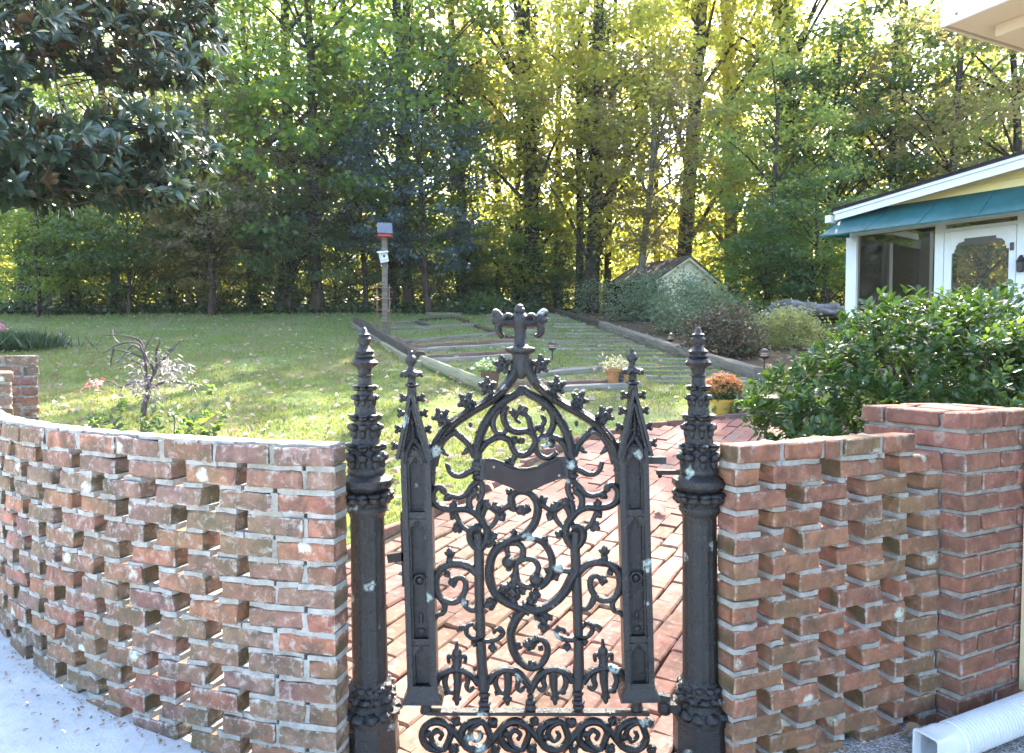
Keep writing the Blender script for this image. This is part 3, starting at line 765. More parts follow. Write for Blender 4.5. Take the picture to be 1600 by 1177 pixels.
def leaf(mb, x, y, r, ang, lobes=3, spread=0.75, y0=0.0):
    """acanthus leaf: lobes fanned round ang (degrees, 0 = right, 90 = down)"""
    c = G(x, y)
    for i in range(lobes):
        a = math.radians(ang) + (i - (lobes - 1) / 2) * spread
        d = Vector((math.cos(a), 0, -math.sin(a))); rr = 1.2 * r * MPX * (1.0 if i == (lobes - 1) / 2 else 0.8)
        rot = Vector((1, 0, 0)).rotation_difference(d).to_matrix()
        mb.blob(c + d * rr * 0.75 + Vector((0, y0 - 0.002 * (i % 2), 0)), rr, (0.85, 0.75, 0.66), rot, 8, 6, 0.35, i + x)
        e = c + d * rr * 1.25 + Vector((0, y0 - 0.004, 0)); mb.blob(e, rr * 0.36, (1, 1, 1), None, 6, 4)
    mb.blob(c + Vector((0, y0, 0)), r * MPX * 0.7, (1, 0.7, 1), None, 7, 5, 0.1)
def crocket(mb, x, y, r, ang):
    """crocket: a hollow-hearted flower with curled leaves on a stalk"""
    c = G(x, y); R0 = r * MPX * 1.05
    for i in range(5):
        a = math.radians(ang) + i * 2 * math.pi / 5
        d = Vector((math.cos(a), 0, -math.sin(a))); rot = Vector((1, 0, 0)).rotation_difference(d).to_matrix()
        mb.blob(c + d * R0 * 0.55, R0 * 0.56, (1.0, 0.85, 0.82), rot, 8, 6, 0.35, i + x)
        mb.blob(c + d * R0 * 0.98 + Vector((0, -0.008, 0)), R0 * 0.32, (1, 1, 1), None, 6, 4)
    ring = []
    for i in range(9):
        a = 2 * math.pi * i / 8; ring.append(c + Vector((math.cos(a) * R0 * 0.32, -R0 * 0.55, math.sin(a) * R0 * 0.32)))
    mb.tube(ring, R0 * 0.15, 6, False)
    mb.blob(c + Vector((0, -R0 * 0.3, 0)), R0 * 0.32, (1, 0.6, 1), None, 7, 5)

gate = empty('garden_gate', (0, 0, 0), 'ornate black cast-iron Gothic garden gate with scrollwork and plaque', 'gate')
def both(name, fn, par=gate, smooth=True):
    """build a part and its mirror image as two children"""
    for f in (lambda p: p, mir):
        mb = MB(); fn(mb, f); mb.build(name, M['iron'], par, smooth, 50)
def S_(mb, f, pts, *a, **k): stroke(mb, [f(p) for p in pts], *a, **k)

# gable ribs, inner arch, side arches
def gable(mb, f):
    S_(mb, f, [(672, 758), (673, 735), (675, 716), (683, 692), (702, 667), (728, 648), (755, 632), (776, 618), (792, 602), (803, 584), (808, 562)], 6.5, 6.5, 1.25)
    S_(mb, f, [(683, 690), (702, 664), (728, 645), (755, 629), (776, 615), (790, 601)], 2.6, 2.6, 4.2)
    c = f((672, 738)); p = G(*c); mb.lathe([(0.010, -0.008), (0.020, -0.004), (0.020, 0.002), (0.012, 0.010)], 10, p)
    p = G(*f((672, 750))); mb.lathe([(0.008, -0.010), (0.016, -0.006), (0.016, 0.004), (0.010, 0.010)], 10, p)
    q = f((735, 664)); mb.blob(G(*q), 0.008, (0.8, 0.9, 1.3), None, 6, 5)
both('gable_rib', gable)
def inner(mb, f):
    S_(mb, f, [(745, 716), (746, 700), (750, 682), (760, 659), (775, 638), (792, 624), (806, 616), (816, 606)], 6.5, 5, 1.2)
    for c in ((746, 676), (786, 640)): mb.blob(G(*f(c)), 0.0075, (1, 1, 1), None, 6, 5)
both('inner_arch', inner)
def side(mb, f):
    S_(mb, f, [(679, 728), (684, 706), (694, 687), (709, 676), (722, 684), (734, 697), (742, 714)], 4.6, 4.6, 1.2)
    for c, e in (((690, 703), (699, 711)), ((731, 702), (723, 709))): S_(mb, f, [c, ((c[0] + e[0]) / 2, c[1] + 5), e], 4, 2, 1.0, ball=2.6)
both('side_arch', side)
mb = MB(); stroke(mb, [(816, 618), (815, 610), (815.5, 603)], 7, 2.5, 1.1); mb.build('arch_tip', M['iron'], gate, True, 50)

# crockets on the gable
for x, y, a in ((690, 651, 200), (729, 627, 215), (762, 604, 225), (785, 570, 200)):
    for f in (lambda p: p, mir):
        mb = MB(); q = f((x, y)); t = f((x + 8, y + 12)); crocket(mb, q[0], q[1], 12, a + x); stroke(mb, [q, t], 4, 5)
        mb.build('crocket', M['iron'], gate, True, 50)

# crowning finial
fin = MB(); c0 = G(814, 575)
def fz(py): return G(814, py).z
ax_ = lambda py: G(axis_x(py) - 1, py).x
def ring_prof(mb, rows, n=12, mod=None):
    """lathe about the leaning gate axis: rows of (py, radius px)"""
    V = []; F = []
    for k, (py, r) in enumerate(rows):
        z = fz(py); x = ax_(py)
        for i in range(n):
            th = 2 * math.pi * i / n; rr = r * MPX * (mod(th, k) if mod else 1)
            V.append(Vector((x + rr * math.cos(th), GP + rr * math.sin(th) * 0.85, z)))
    for k in range(len(rows) - 1):
        for i in range(n):
            j = (i + 1) % n; F.append((k * n + i, k * n + j, (k + 1) * n + j, (k + 1) * n + i))
    F.append(tuple(range(n - 1, -1, -1))); F.append(tuple((len(rows) - 1) * n + i for i in range(n))); mb.add(V, F)
ring_prof(fin, [(592, 4), (586, 10), (575, 13), (560, 13), (554, 14), (551, 22), (547, 25), (544, 24), (541, 13), (536, 10), (520, 9), (512, 11), (505, 15), (498, 16), (492, 12), (488, 8), (485, 9), (481, 8), (478, 4)])
fo = fin.build('finial', M['iron'], gate, True, 55)
for sgn in (-1, 1):
    mb = MB(); X = 812
    stroke(mb, [(X + sgn * 8, 503), (X + sgn * 20, 503), (X + sgn * 30, 500), (X + sgn * 34, 492), (X + sgn * 38, 488), (X + sgn * 41, 491)], 8, 3.5, 1.2, ball=3.5)
    stroke(mb, [(X + sgn * 28, 503), (X + sgn * 33, 511), (X + sgn * 33, 519), (X + sgn * 30, 524), (X + sgn * 26, 525)] if sgn > 0 else [(X - 28, 503), (X - 34, 511), (X - 32, 519), (X - 27, 526), (X - 31, 524)], 6, 3, 1.2, ball=3.2)
    leaf(mb, X + sgn * 27, 500, 9, 0 if sgn > 0 else 180, 3, 0.9)
    stroke(mb, [(X + sgn * 12, 497), (X + sgn * 17, 493), (X + sgn * 22, 495), (X + sgn * 24, 500)], 3.5, 3, 1.5, y=-0.012)
    mb.build('leaf', M['iron'], fo, True, 50)
mb = MB()
for a in range(4): mb.blob(G(812, 486) + Vector((0.012 * math.cos(a * 1.57 + 0.7), 0.012 * math.sin(a * 1.57 + 0.7), 0)), 0.008, (1, 1, 1.2), None, 7, 5, 0.2)
mb.blob(G(812, 480), 0.012, (1.1, 1, 0.8), None, 8, 6, 0.2)
mb.build('bud', M['iron'], fo, True, 50)

# tracery inside the arch
mb = MB()
stroke(mb, [(742, 716), (750, 704), (760, 692), (772, 685), (784, 683), (795, 688), (801, 700), (808, 709), (820, 711), (831, 703), (837, 692), (833, 679), (822, 674), (808, 675), (796, 670), (788, 658), (787, 644), (792, 633)], 4.5, 4.5, 1.2)
stroke(mb, [(781, 637), (772, 652), (770, 664), (775, 675), (785, 677), (793, 671)], 4.2, 3.2, 1.1)
stroke(mb, [(833, 680), (829, 666), (825, 652), (816, 644), (808, 647), (806, 655), (812, 660)], 4.2, 2.4, 1.2, ball=2.5)
leaf(mb, 818, 646, 8, 250, 3, 0.8); leaf(mb, 806, 645, 6, 190, 3)
stroke(mb, [(833, 676), (838, 668), (846, 666), (851, 658), (848, 651)], 3.4, 3, 1.2, ball=4); leaf(mb, 845, 668, 5, 80, 3)
stroke(mb, [(836, 694), (845, 684), (857, 678), (864, 666), (864, 650), (857, 638)], 4.3, 4.2, 1.2)
stroke(mb, [(848, 684), (860, 683), (872, 686), (881, 695), (888, 712)], 4.3, 4.3, 1.2)
stroke(mb, [(836, 694), (838, 704), (845, 713), (856, 716), (866, 711), (870, 706)], 4, 3.2, 1.2)
stroke(mb, [(846, 699), (852, 697), (857, 693)], 3, 2, 1.1); leaf(mb, 857, 695, 6, -20, 3)
stroke(mb, [(808, 707), (802, 718), (798, 728)], 4, 4, 1.1); leaf(mb, 800, 686, 6, 30, 3); leaf(mb, 812, 691, 5, -40, 3); leaf(mb, 799, 722, 6, 200, 3)
mb.build('tracery_scroll', M['iron'], gate, True, 50)

# bosses where arch, plaque and stems meet; hooks at the side
def boss(mb, f):
    for py, r in ((718, 7), (724, 11), (731, 12), (738, 9), (745, 10), (752, 7)):
        c = G(*f((747, py)))
        mb.blob(c, r * MPX, (1, 0.9, 0.62), None, 9, 6, 0.22, py)
    S_(mb, f, [(742, 733), (732, 738), (722, 743), (711, 743), (703, 737), (699, 727)], 4.6, 3, 1.2, ball=4.2)
both('boss', boss)
# plaque
top = [(760, 719), (773, 720), (784, 724), (795, 729), (810, 734.5), (825, 734), (838, 731), (850, 726.5), (862, 721), (874, 716)]
bot = [(878, 744), (865, 749), (850, 755), (840, 760), (830, 764), (820, 766), (810, 765), (795, 758), (784, 754), (775, 750), (760, 747)]
mb = MB(); poly = [(G(*p).x, G(*p).z) for p in top + bot]
mb.prism(poly, GP - 0.024, GP - 0.017); pl = mb.build('plaque', M['bronze'], gate)
for x, y in ((772, 728), (873, 741)):
    mb = MB(); mb.blob(G(x, y) + Vector((0, -0.024, 0)), 0.0042, (1, 0.7, 1), None, 8, 6); mb.build('rivet', M['rivet'], pl, True)
mb = MB(); bk = [(750, 717)] + [(x, y - 4) for x, y in top] + [(886, 714), (888, 747)] + [(x, y + 1.5) for x, y in bot] + [(750, 749)]; mb.prism([(G(*p).x, G(*p).z) for p in bk], GP - 0.0165, GP - 0.004); mb.build('plaque_back', M['iron'], gate)
mb = MB(); stroke(mb, [(750, 735), (765, 733), (790, 738), (816, 748), (845, 741), (870, 732), (888, 735)], 4, 4, 0.8, y=0.004); mb.build('plaque_bar', M['iron'], gate, True, 50)

# scrolls between the boss and the picket head
def side_scroll(mb, f):
    S_(mb, f, [(750, 752), (754, 760), (753, 772), (748, 783)], 4.2, 4, 1.1)
    S_(mb, f, [(747, 752), (738, 760), (728, 773), (716, 777), (704, 775), (696, 780)], 4.6, 3.2, 1.2, ball=3.8)
    S_(mb, f, [(694, 769), (690, 762), (682, 762), (676, 771), (678, 784), (689, 793), (706, 796), (726, 795), (741, 801), (753, 813), (761, 828), (760, 843), (753, 855), (744, 855), (736, 845), (735, 832), (743, 824), (753, 826)], 4.6, 5.4, 1.2, ball0=4.5)
    S_(mb, f, [(745, 768), (735, 777), (733, 788), (738, 799)], 4.4, 4, 1.1)
    S_(mb, f, [(752, 783), (748, 796), (752, 808), (757, 796), (763, 791), (772, 796), (782, 798), (790, 793), (799, 788)], 4, 4, 1.2)
    S_(mb, f, [(762, 826), (771, 819), (777, 808), (776, 800)], 3.6, 3.2, 1.1)
    for x, y, r, a in ((709, 786, 6, 90), (755, 785, 7, 20), (769, 793, 8, 0), (781, 803, 7, 60), (770, 833, 6, 60), (711, 803, 6, 130), (720, 822, 8, 150), (705, 776, 6, 180), (737, 764, 6, 0)): 
        q = f((x, y)); leaf(mb, q[0], q[1], r, a if f((0, 0))[0] == 0 else 180 - a, 3, 0.8)
    S_(mb, f, [(711, 801), (716, 812), (722, 822), (735, 832)], 3.4, 3.4, 1.1)
both('side_scroll', side_scroll)

# pickets
def picket(mb, f):
    S_(mb, f, [(746, 832), (748, 850), (749, 920), (751, 992)], 6.3, 6.3, 1.1, sub=3, ball=8, ball0=6)
    S_(mb, f, [(751, 1000), (753, 1040), (756, 1076)], 6.3, 7.5, 1.1)
    for py, r in ((1078, 8), (1085, 10), (1092, 8), (1099, 11), (1106, 10)): mb.blob(G(*f((757, py))), r * MPX, (1, 0.9, 0.55), None, 9, 6, 0.12, py)
both('picket', picket)
def sprig(mb, f):
    S_(mb, f, [(749, 996), (738, 997), (729, 989), (730, 979), (738, 975)], 3.6, 3, 1.2, ball=3)
    S_(mb, f, [(730, 981), (722, 979), (716, 984)], 3.2, 2.6, 1.2, ball=4)
    S_(mb, f, [(753, 1001), (766, 1001), (778, 998), (786, 990), (782, 983), (775, 984), (772, 988)], 3.8, 2.8, 1.2, ball=3.4)
    for x, y, r, a in ((742, 1002, 5, 100), (770, 1008, 6, 95), (781, 986, 5, 280), (744, 983, 5, 270)):
        q = f((x, y)); leaf(mb, q[0], q[1], r, a if f((0, 0))[0] == 0 else 180 - a, 3, 0.8)
both('sprig', sprig)
# round scrolls against the stiles
def round_scroll(mb, f):
    S_(mb, f, [(745, 895), (735, 886), (720, 881), (704, 881), (690, 888), (682, 901), (681, 916), (686, 931), (696, 939), (709, 941), (720, 935), (727, 922), (727, 909), (719, 902), (709, 908), (709, 916)], 6, 3.4, 1.1, ball=3)
    leaf(mb, *f((712, 906)), 7, 150 if f((0, 0))[0] == 0 else 30, 3); leaf(mb, *f((703, 868)), 7, 270, 3, 0.9)
    S_(mb, f, [(703, 880), (703, 870)], 5, 4)
    S_(mb, f, [(722, 935), (729, 948), (737, 953), (745, 952)], 4.5, 3.8, 1.1); leaf(mb, *f((726, 938)), 5, 60, 3)
    S_(mb, f, [(689, 936), (695, 946), (693, 957), (684, 961), (679, 968)], 4, 3, 1.1); leaf(mb, *f((697, 894)), 5, 60, 3)
both('round_scroll', round_scroll)

# great central scroll
mb = MB()
stroke(mb, [(801, 791), (799, 778), (806, 769), (818, 767), (830, 772), (839, 785), (840, 802), (834, 820), (822, 833), (808, 840), (792, 846), (777, 857), (768, 872), (765, 890), (766, 908), (773, 925), (787, 938), (805, 947), (828, 955)], 5.0, 6.4, 1.2)
stroke(mb, [(806, 841), (826, 840), (845, 845), (856, 857), (863, 876), (861, 895), (853, 909), (843, 917)], 4.6, 5.2, 1.2)
stroke(mb, [(815, 944), (832, 952), (850, 950), (868, 939), (884, 922), (894, 903), (902, 890)], 6.4, 6.8, 1.2)
stroke(mb, [(794, 846), (792, 857), (794, 868)], 3.8, 3.4, 1.1); stroke(mb, [(795, 849), (808, 849), (817, 857), (816, 870), (807, 879), (806, 893), (809, 908), (818, 915), (832, 918)], 4, 4.2, 1.1)
stroke(mb, [(808, 879), (820, 873), (834, 875), (841, 885), (840, 895)], 4.2, 3.8, 1.1)
stroke(mb, [(806, 893), (803, 910), (801, 925), (803, 940)], 4.4, 5, 1.1)
for c in ((795, 878), (838, 905)):
    g = G(*c); mb.blob(g, 11.5 * MPX, (1, 0.95, 0.95), None, 12, 9); mb.blob(g + Vector((0, 0, 0.022)), 0.009, (1, 1, 0.6), None, 8, 5); mb.blob(g - Vector((0, 0, 0.024)), 0.011, (1, 1, 0.7), None, 8, 5)
for x, y, r, a in ((799, 920, 9, 200), (807, 932, 10, 230), (789, 925, 8, 250), (813, 925, 6, 330), (836, 925, 8, 95), (832, 934, 7, 110), (813, 794, 7, 60), (826, 797, 7, 200), (800, 790, 6, 60), (771, 941, 9, 160), (848, 960, 9, 80), (850, 974, 8, 95), (841, 962, 5, 130), (857, 962, 5, 50), (870, 886, 6, 20), (866, 898, 6, 60), (854, 893, 5, 300), (846, 782, 6, 330), (803, 834, 5, 270), (770, 848, 8, 200), (798, 770, 5, 220), (850, 845, 5, 300), (803, 900, 4, 180)):
    leaf(mb, x, y, r, a, 3, 0.85)
stroke(mb, [(821, 798), (816, 792), (812, 798)], 3.6, 5, 1.1, ball=7); stroke(mb, [(850, 952), (851, 966), (851, 986)], 5, 2.4, 1.0)
stroke(mb, [(864, 884), (874, 889), (884, 892), (894, 892)], 4, 4, 1.1)
mb.build('great_scroll', M['iron'], gate, True, 50)
mb = MB()
stroke(mb, [(818, 953), (807, 967), (799, 985), (799, 1003), (804, 1021), (815, 1036), (830, 1043), (845, 1038), (854, 1024), (855, 1010), (848, 1000), (836, 999), (828, 1006), (833, 1012)], 6.3, 3.4, 1.2, ball=3.5)
for x, y, r, a in ((833, 1007, 9, 190), (840, 1002, 6, 250), (829, 1035, 7, 60), (805, 966, 5, 200), (843, 1011, 4, 40), (800, 1046, 6, 60), (806, 1008, 6, 20)): leaf(mb, x, y, r, a, 3, 0.85)
mb.build('lower_scroll', M['iron'], gate, True, 50)

# arcade of small arches with spears and pendants
for arch, spear, cx in (([(680, 1068), (690, 1053), (712, 1045), (734, 1052), (748, 1068)], True, 714), ([(764, 1066), (774, 1052), (793, 1046), (812, 1053), (828, 1074)], False, 793)):
    for f in (lambda p: p, mir):
        mb = MB(); stroke(mb, [f(p) for p in arch], 5, 5, 1.4); mb.build('arcade_arch', M['iron'], gate, True, 50)
        mb = MB()
        S_(mb, f, [(cx - 16, 1052), (cx - 19, 1066), (cx - 14, 1079), (cx - 4, 1083)], 4, 3.4, 1.1)
        S_(mb, f, [(cx + 15, 1052), (cx + 17, 1064), (cx + 15, 1073), (cx + 20, 1079), (cx + 25, 1075)], 4, 3, 1.1, ball=3.2)
        S_(mb, f, [(cx, 1048), (cx + 1, 1066), (cx, 1084), (cx, 1099)], 6.5, 3, 1.1, ball=4); mb.blob(G(*f((cx + 1, 1068))), 8 * MPX, (0.9, 0.9, 1.3), None, 8, 6, 0.15)
        leaf(mb, *f((cx, 1088)), 6, 90, 3, 0.9); leaf(mb, *f((cx - 15, 1080)), 4, 120, 3)
        mb.build('pendant', M['iron'], gate, True, 50)
        if spear:
            mb = MB()
            S_(mb, f, [(cx, 1047), (cx, 1034), (cx, 1026), (cx - 0.5, 1014), (cx - 0.5, 1000)], 7, 1.6, 1.0); mb.blob(G(*f((cx, 1021))), 8.5 * MPX, (0.95, 0.7, 1.15), None, 8, 6)
            for s in (-1, 1): S_(mb, f, [(cx + s * 3, 1033), (cx + s * 8, 1025), (cx + s * 13, 1026), (cx + s * 13, 1034)], 3.4, 2.6, 1.2, ball=3.4)
            mb.build('spear', M['iron'], gate, True, 50)
mb = MB()
for py, r in ((1070, 6), (1079, 7), (1088, 6), (1097, 9), (1105, 10)): mb.blob(G(829, py), r * MPX, (1, 0.9, 0.75), None, 9, 6, 0.15, py)
mb.build('centre_post', M['iron'], gate, True, 50)
# bottom rail
mb = MB(); a, b = G(668, 1112), G(1014, 1113); mb.bar(a, b, 0.032, 0.011); mb.build('bottom_rail', M['iron'], gate)
# frieze of running scrolls under the rail
for i in range(6):
    cx = 683 + i * 61; up = i % 2 == 0; s = 1 if up else -1; cy = 1149; mb = MB()
    arc = [(cx + 23 * math.cos(t) * (-1), cy - s * 22 * math.sin(t)) for t in [-1.0 + 0.5 * q for q in range(0, 9)]]
    stroke(mb, arc, 5.2, 5.0, 1.2)
    stroke(mb, [arc[-1], (cx + 12, cy + s * 20), (cx - 4, cy + s * 15), (cx - 9, cy + s * 2), (cx - 1, cy - s * 8), (cx + 8, cy - s * 2), (cx + 5, cy + s * 5)], 4.8, 2.6, 1.2, ball=4)
    stroke(mb, [arc[0], (cx - 6, cy + s * 21), (cx + 8, cy + s * 24)], 5, 4, 1.2)
    if i < 5: stroke(mb, [(cx + 16, cy - s * 17), (cx + 30, cy - s * 2), (cx + 46, cy + s * 18)], 5, 5, 1.2)
    leaf(mb, cx + 22, cy + s * 17, 8, 40 * s, 3, 0.8); leaf(mb, cx - 8, cy - s * 2, 6, 180, 3, 0.8); leaf(mb, cx + 28, cy - s * 18, 7, -60 * s, 3, 0.8)
    mb.build('frieze_scroll', M['iron'], gate, True, 50)

# stiles with niches and pinnacles (built in gate plane, leaning as the gate does)
def stile(f, sign):
    def X(dx, py): q = f((653.5 + 0.03 * (py - 800) + dx, py)); return G(*q)
    def quad(mb, x0, x1, ya, yb, y0, y1):
        P = [X(x0, ya), X(x1, ya), X(x1, yb), X(x0, yb)]
        V = [Vector((p.x, y0, p.z)) for p in P] + [Vector((p.x, y1, p.z)) for p in P]
        mb.add(V, [(0, 1, 2, 3), (7, 6, 5, 4), (1, 0, 4, 5), (2, 1, 5, 6), (3, 2, 6, 7), (0, 3, 7, 4)])
    mb = MB(); fr = GP - 0.030
    quad(mb, -18, 18, 716, 1074, GP - 0.006, GP + 0.030)                       # back
    for s in (-1, 1):
        quad(mb, min(s * 23, s * 14), max(s * 23, s * 14), 704, 1074, fr, GP + 0.029)          # outer rails
        quad(mb, min(s * 14, s * 10.5), max(s * 14, s * 10.5), 712, 1072, fr + 0.009, GP - 0.005)
    st = mb.build('stile', M['iron'], gate)
    def arch_head(py, h=16, d=0.004):
        for s in (-1, 1):
            pts = [(s * 14, py - 3), (s * 14, py + h), (s * 9.5, py + h * 0.55), (s * 4.5, py + h * 0.12), (0, py - 4)]
            P = [X(*p) for p in pts]
            V = [Vector((p.x, fr + d, p.z)) for p in P] + [Vector((p.x, GP - 0.004, p.z)) for p in P]; n = 5
            m2.add(V, [tuple(range(n)), tuple(range(2 * n - 1, n - 1, -1))] + [((i + 1) % n, i, n + i, n + (i + 1) % n) for i in range(n)])
    for py in (716, 812, 1008):
        m2 = MB(); arch_head(py); quad(m2, -14, 14, py - 14, py - 4, fr + 0.006, GP - 0.005); m2.build('niche_head', M['iron'], st)
    m2 = MB()
    def XS(dx, py): q = (653.5 + 0.03 * (py - 800) + dx, py); return f(q)
    stroke(m2, [XS(-15, 722), XS(-13, 704), XS(-3, 684)], 3.4, 3.0, 1.4, y=-0.022); stroke(m2, [XS(15, 722), XS(11, 704), XS(-1.5, 684)], 3.4, 3.0, 1.4, y=-0.022)
    stroke(m2, [XS(-9, 722), XS(-8, 709), XS(-2, 697), XS(6, 709), XS(9, 722)], 2.2, 2.2, 1.2, y=-0.018)
    stroke(m2, [XS(-3, 684), XS(-3.5, 664), XS(-4, 645)], 3.2, 1.6, 1.4, y=-0.018); m2.build('gablet', M['iron'], st, True, 50)
    m2 = MB(); g = X(0, 905); ringp = [g + Vector((0.018 * math.cos(t), -0.014, 0.018 * math.sin(t))) for t in [2 * math.pi * i / 12 for i in range(13)]]
    m2.tube(ringp, 0.005, 6, False); m2.blob(g + Vector((0, -0.012, 0)), 0.011, (1, 0.6, 1), None, 8, 6, 0.3)
    m2.build('rosette', M['iron'], st, True, 50)
    m2 = MB(); m2.blob(X(0, 965) + Vector((0, -0.008, 0)), 0.011, (0.7, 0.5, 1.8), None, 8, 6, 0.2); m2.blob(X(0, 985) + Vector((0, -0.008, 0)), 0.012, (1.1, 0.5, 0.9), None, 8, 6, 0.2); m2.build('foliage_drop', M['iron'], st, True, 50)
    # skirt at the foot
    m2 = MB(); rows = [(1066, 20, 0.030), (1074, 22, 0.034), (1086, 30, 0.044), (1092, 31, 0.045)]
    V = []; F = []
    for py, w, d in rows:
        a, b = X(-w, py), X(w, py)
        V += [Vector((a.x, GP - d, a.z)), Vector((b.x, GP - d, b.z)), Vector((b.x, GP + d, b.z)), Vector((a.x, GP + d, a.z))]
    for k in range(3):
        for i in range(4):
            j = (i + 1) % 4; F.append((k * 4 + i, k * 4 + j, k * 4 + 4 + j, k * 4 + 4 + i))
    F += [(0, 1, 2, 3), (15, 14, 13, 12)]; m2.add(V, F); m2.build('skirt', M['iron'], st)
    m2 = MB(); g = X(3, 1103); m2.lathe([(0.010, -0.026), (0.020, -0.020), (0.017, 0.0), (0.022, 0.022)], 8, g); m2.build('foot', M['iron'], st, True, 40)
    # pinnacle: gable bars, spire, knops
    pn = MB(); ap = X(-4, 614)
    for s in (-1, 1):
        b = X(s * 26 - 2, 716)
        for off, w, dd in ((0.0, 0.0105, 0.034), (0.0115, 0.008, 0.021)):
            a2 = Vector((ap.x + s * sign * 0.002, GP - 0.020, ap.z - off * 3.4 + 0.002 * s)); b2 = Vector((b.x - s * off * 1.0 * sign, GP - 0.020 - 0.0012 * s, b.z - 0.001 * s)); pn.bar(a2, b2, w, dd, (0, -1, 0))
    V = []; wz = [(716, 21), (700, 19), (660, 13), (625, 8), (606, 6)]
    for py, w in wz:
        c = X(-4 + (716 - py) * 0.0, py); r = w * MPX
        V += [Vector((c.x - r, GP - min(r, 0.013), c.z)), Vector((c.x + r, GP - min(r, 0.013), c.z)), Vector((c.x + r, GP + min(r, 0.013), c.z)), Vector((c.x - r, GP + min(r, 0.013), c.z))]
    F = [(3, 2, 1, 0), (16, 17, 18, 19)]
    for k in range(4):
        for i in range(4):
            j = (i + 1) % 4; F.append((k * 4 + i, k * 4 + j, k * 4 + 4 + j, k * 4 + 4 + i))
    pn.add(V, F); po = pn.build('pinnacle', M['iron'], st)
    m2 = MB()
    c = X(-4, 604)
    prof = [(606, 6), (603, 11), (601, 11), (598, 6.5), (590, 6), (587, 9), (583, 10), (579, 8), (575, 5), (571, 5), (567, 8), (563, 9.5), (558, 8), (554, 4), (551, 4.5), (548, 2)]
    V = []; n = 10
    for py, r in prof:
        q = X(-4, py)
        for i in range(n): V.append(Vector((q.x + r * MPX * math.cos(2 * math.pi * i / n), GP + r * MPX * math.sin(2 * math.pi * i / n), q.z)))
    F = [tuple(range(n - 1, -1, -1)), tuple((len(prof) - 1) * n + i for i in range(n))]
    for k in range(len(prof) - 1):
        for i in range(n):
            j = (i + 1) % n; F.append((k * n + i, k * n + j, (k + 1) * n + j, (k + 1) * n + i))
    m2.add(V, F)
    for i in range(6):
        a = i * math.pi / 3; q = X(-4, 584) + Vector((0.022 * math.cos(a), 0.022 * math.sin(a), 0)); m2.blob(q, 0.0135, (1, 1, 0.75), None, 7, 5, 0.25, i); m2.blob(q + Vector((0.010 * math.cos(a), 0.010 * math.sin(a), -0.006)), 0.0065, (1, 1, 1), None, 6, 4)
    m2.build('knop', M['iron'], st, True, 50)
    for py, w in ((622, 12), (646, 16), (671, 21), (697, 27)):
        for s in (-1, 1):
            m2 = MB(); q = f((653.5 + 0.03 * (py - 800) - 4 + s * w, py)); g = G(*q); ss = s * sign
            m2.blob(g, 0.0125, (1, 0.9, 0.85), None, 7, 5, 0.3, py); m2.blob(g + Vector((ss * 0.009, -0.004, 0.008)), 0.008, (1, 1, 1), None, 6, 5); m2.blob(g + Vector((ss * 0.010, -0.003, -0.007)), 0.007, (1, 1, 1), None, 6, 5); m2.blob(g + Vector((-ss * 0.01, 0, -0.004)), 0.010, (1.3, 0.9, 0.8), None, 6, 5)
            m2.build('crocket', M['iron'], st, True, 50)
    return st
stl = stile(lambda p: p, 1); str_ = stile(mir, -1)
# hinge plates on the left stile, latch lugs on the right one
mb = MB(); a, b = G(606, 872), G(634, 868); mb.bar(a, b, 0.02, 0.028); mb.bar(G(629, 800), G(632, 915), 0.020, 0.012, (1, 0, 0)); mb.build('hinge', M['rust'], gate)
mb = MB(); mb.bar(G(1008, 719), G(1040, 719), 0.022, 0.022); mb.build('latch_lug', M['iron'], gate)
mb = MB(); mb.bar(G(1012, 1085), G(1046, 1090), 0.03, 0.018); mb.build('latch_lug', M['iron'], gate)

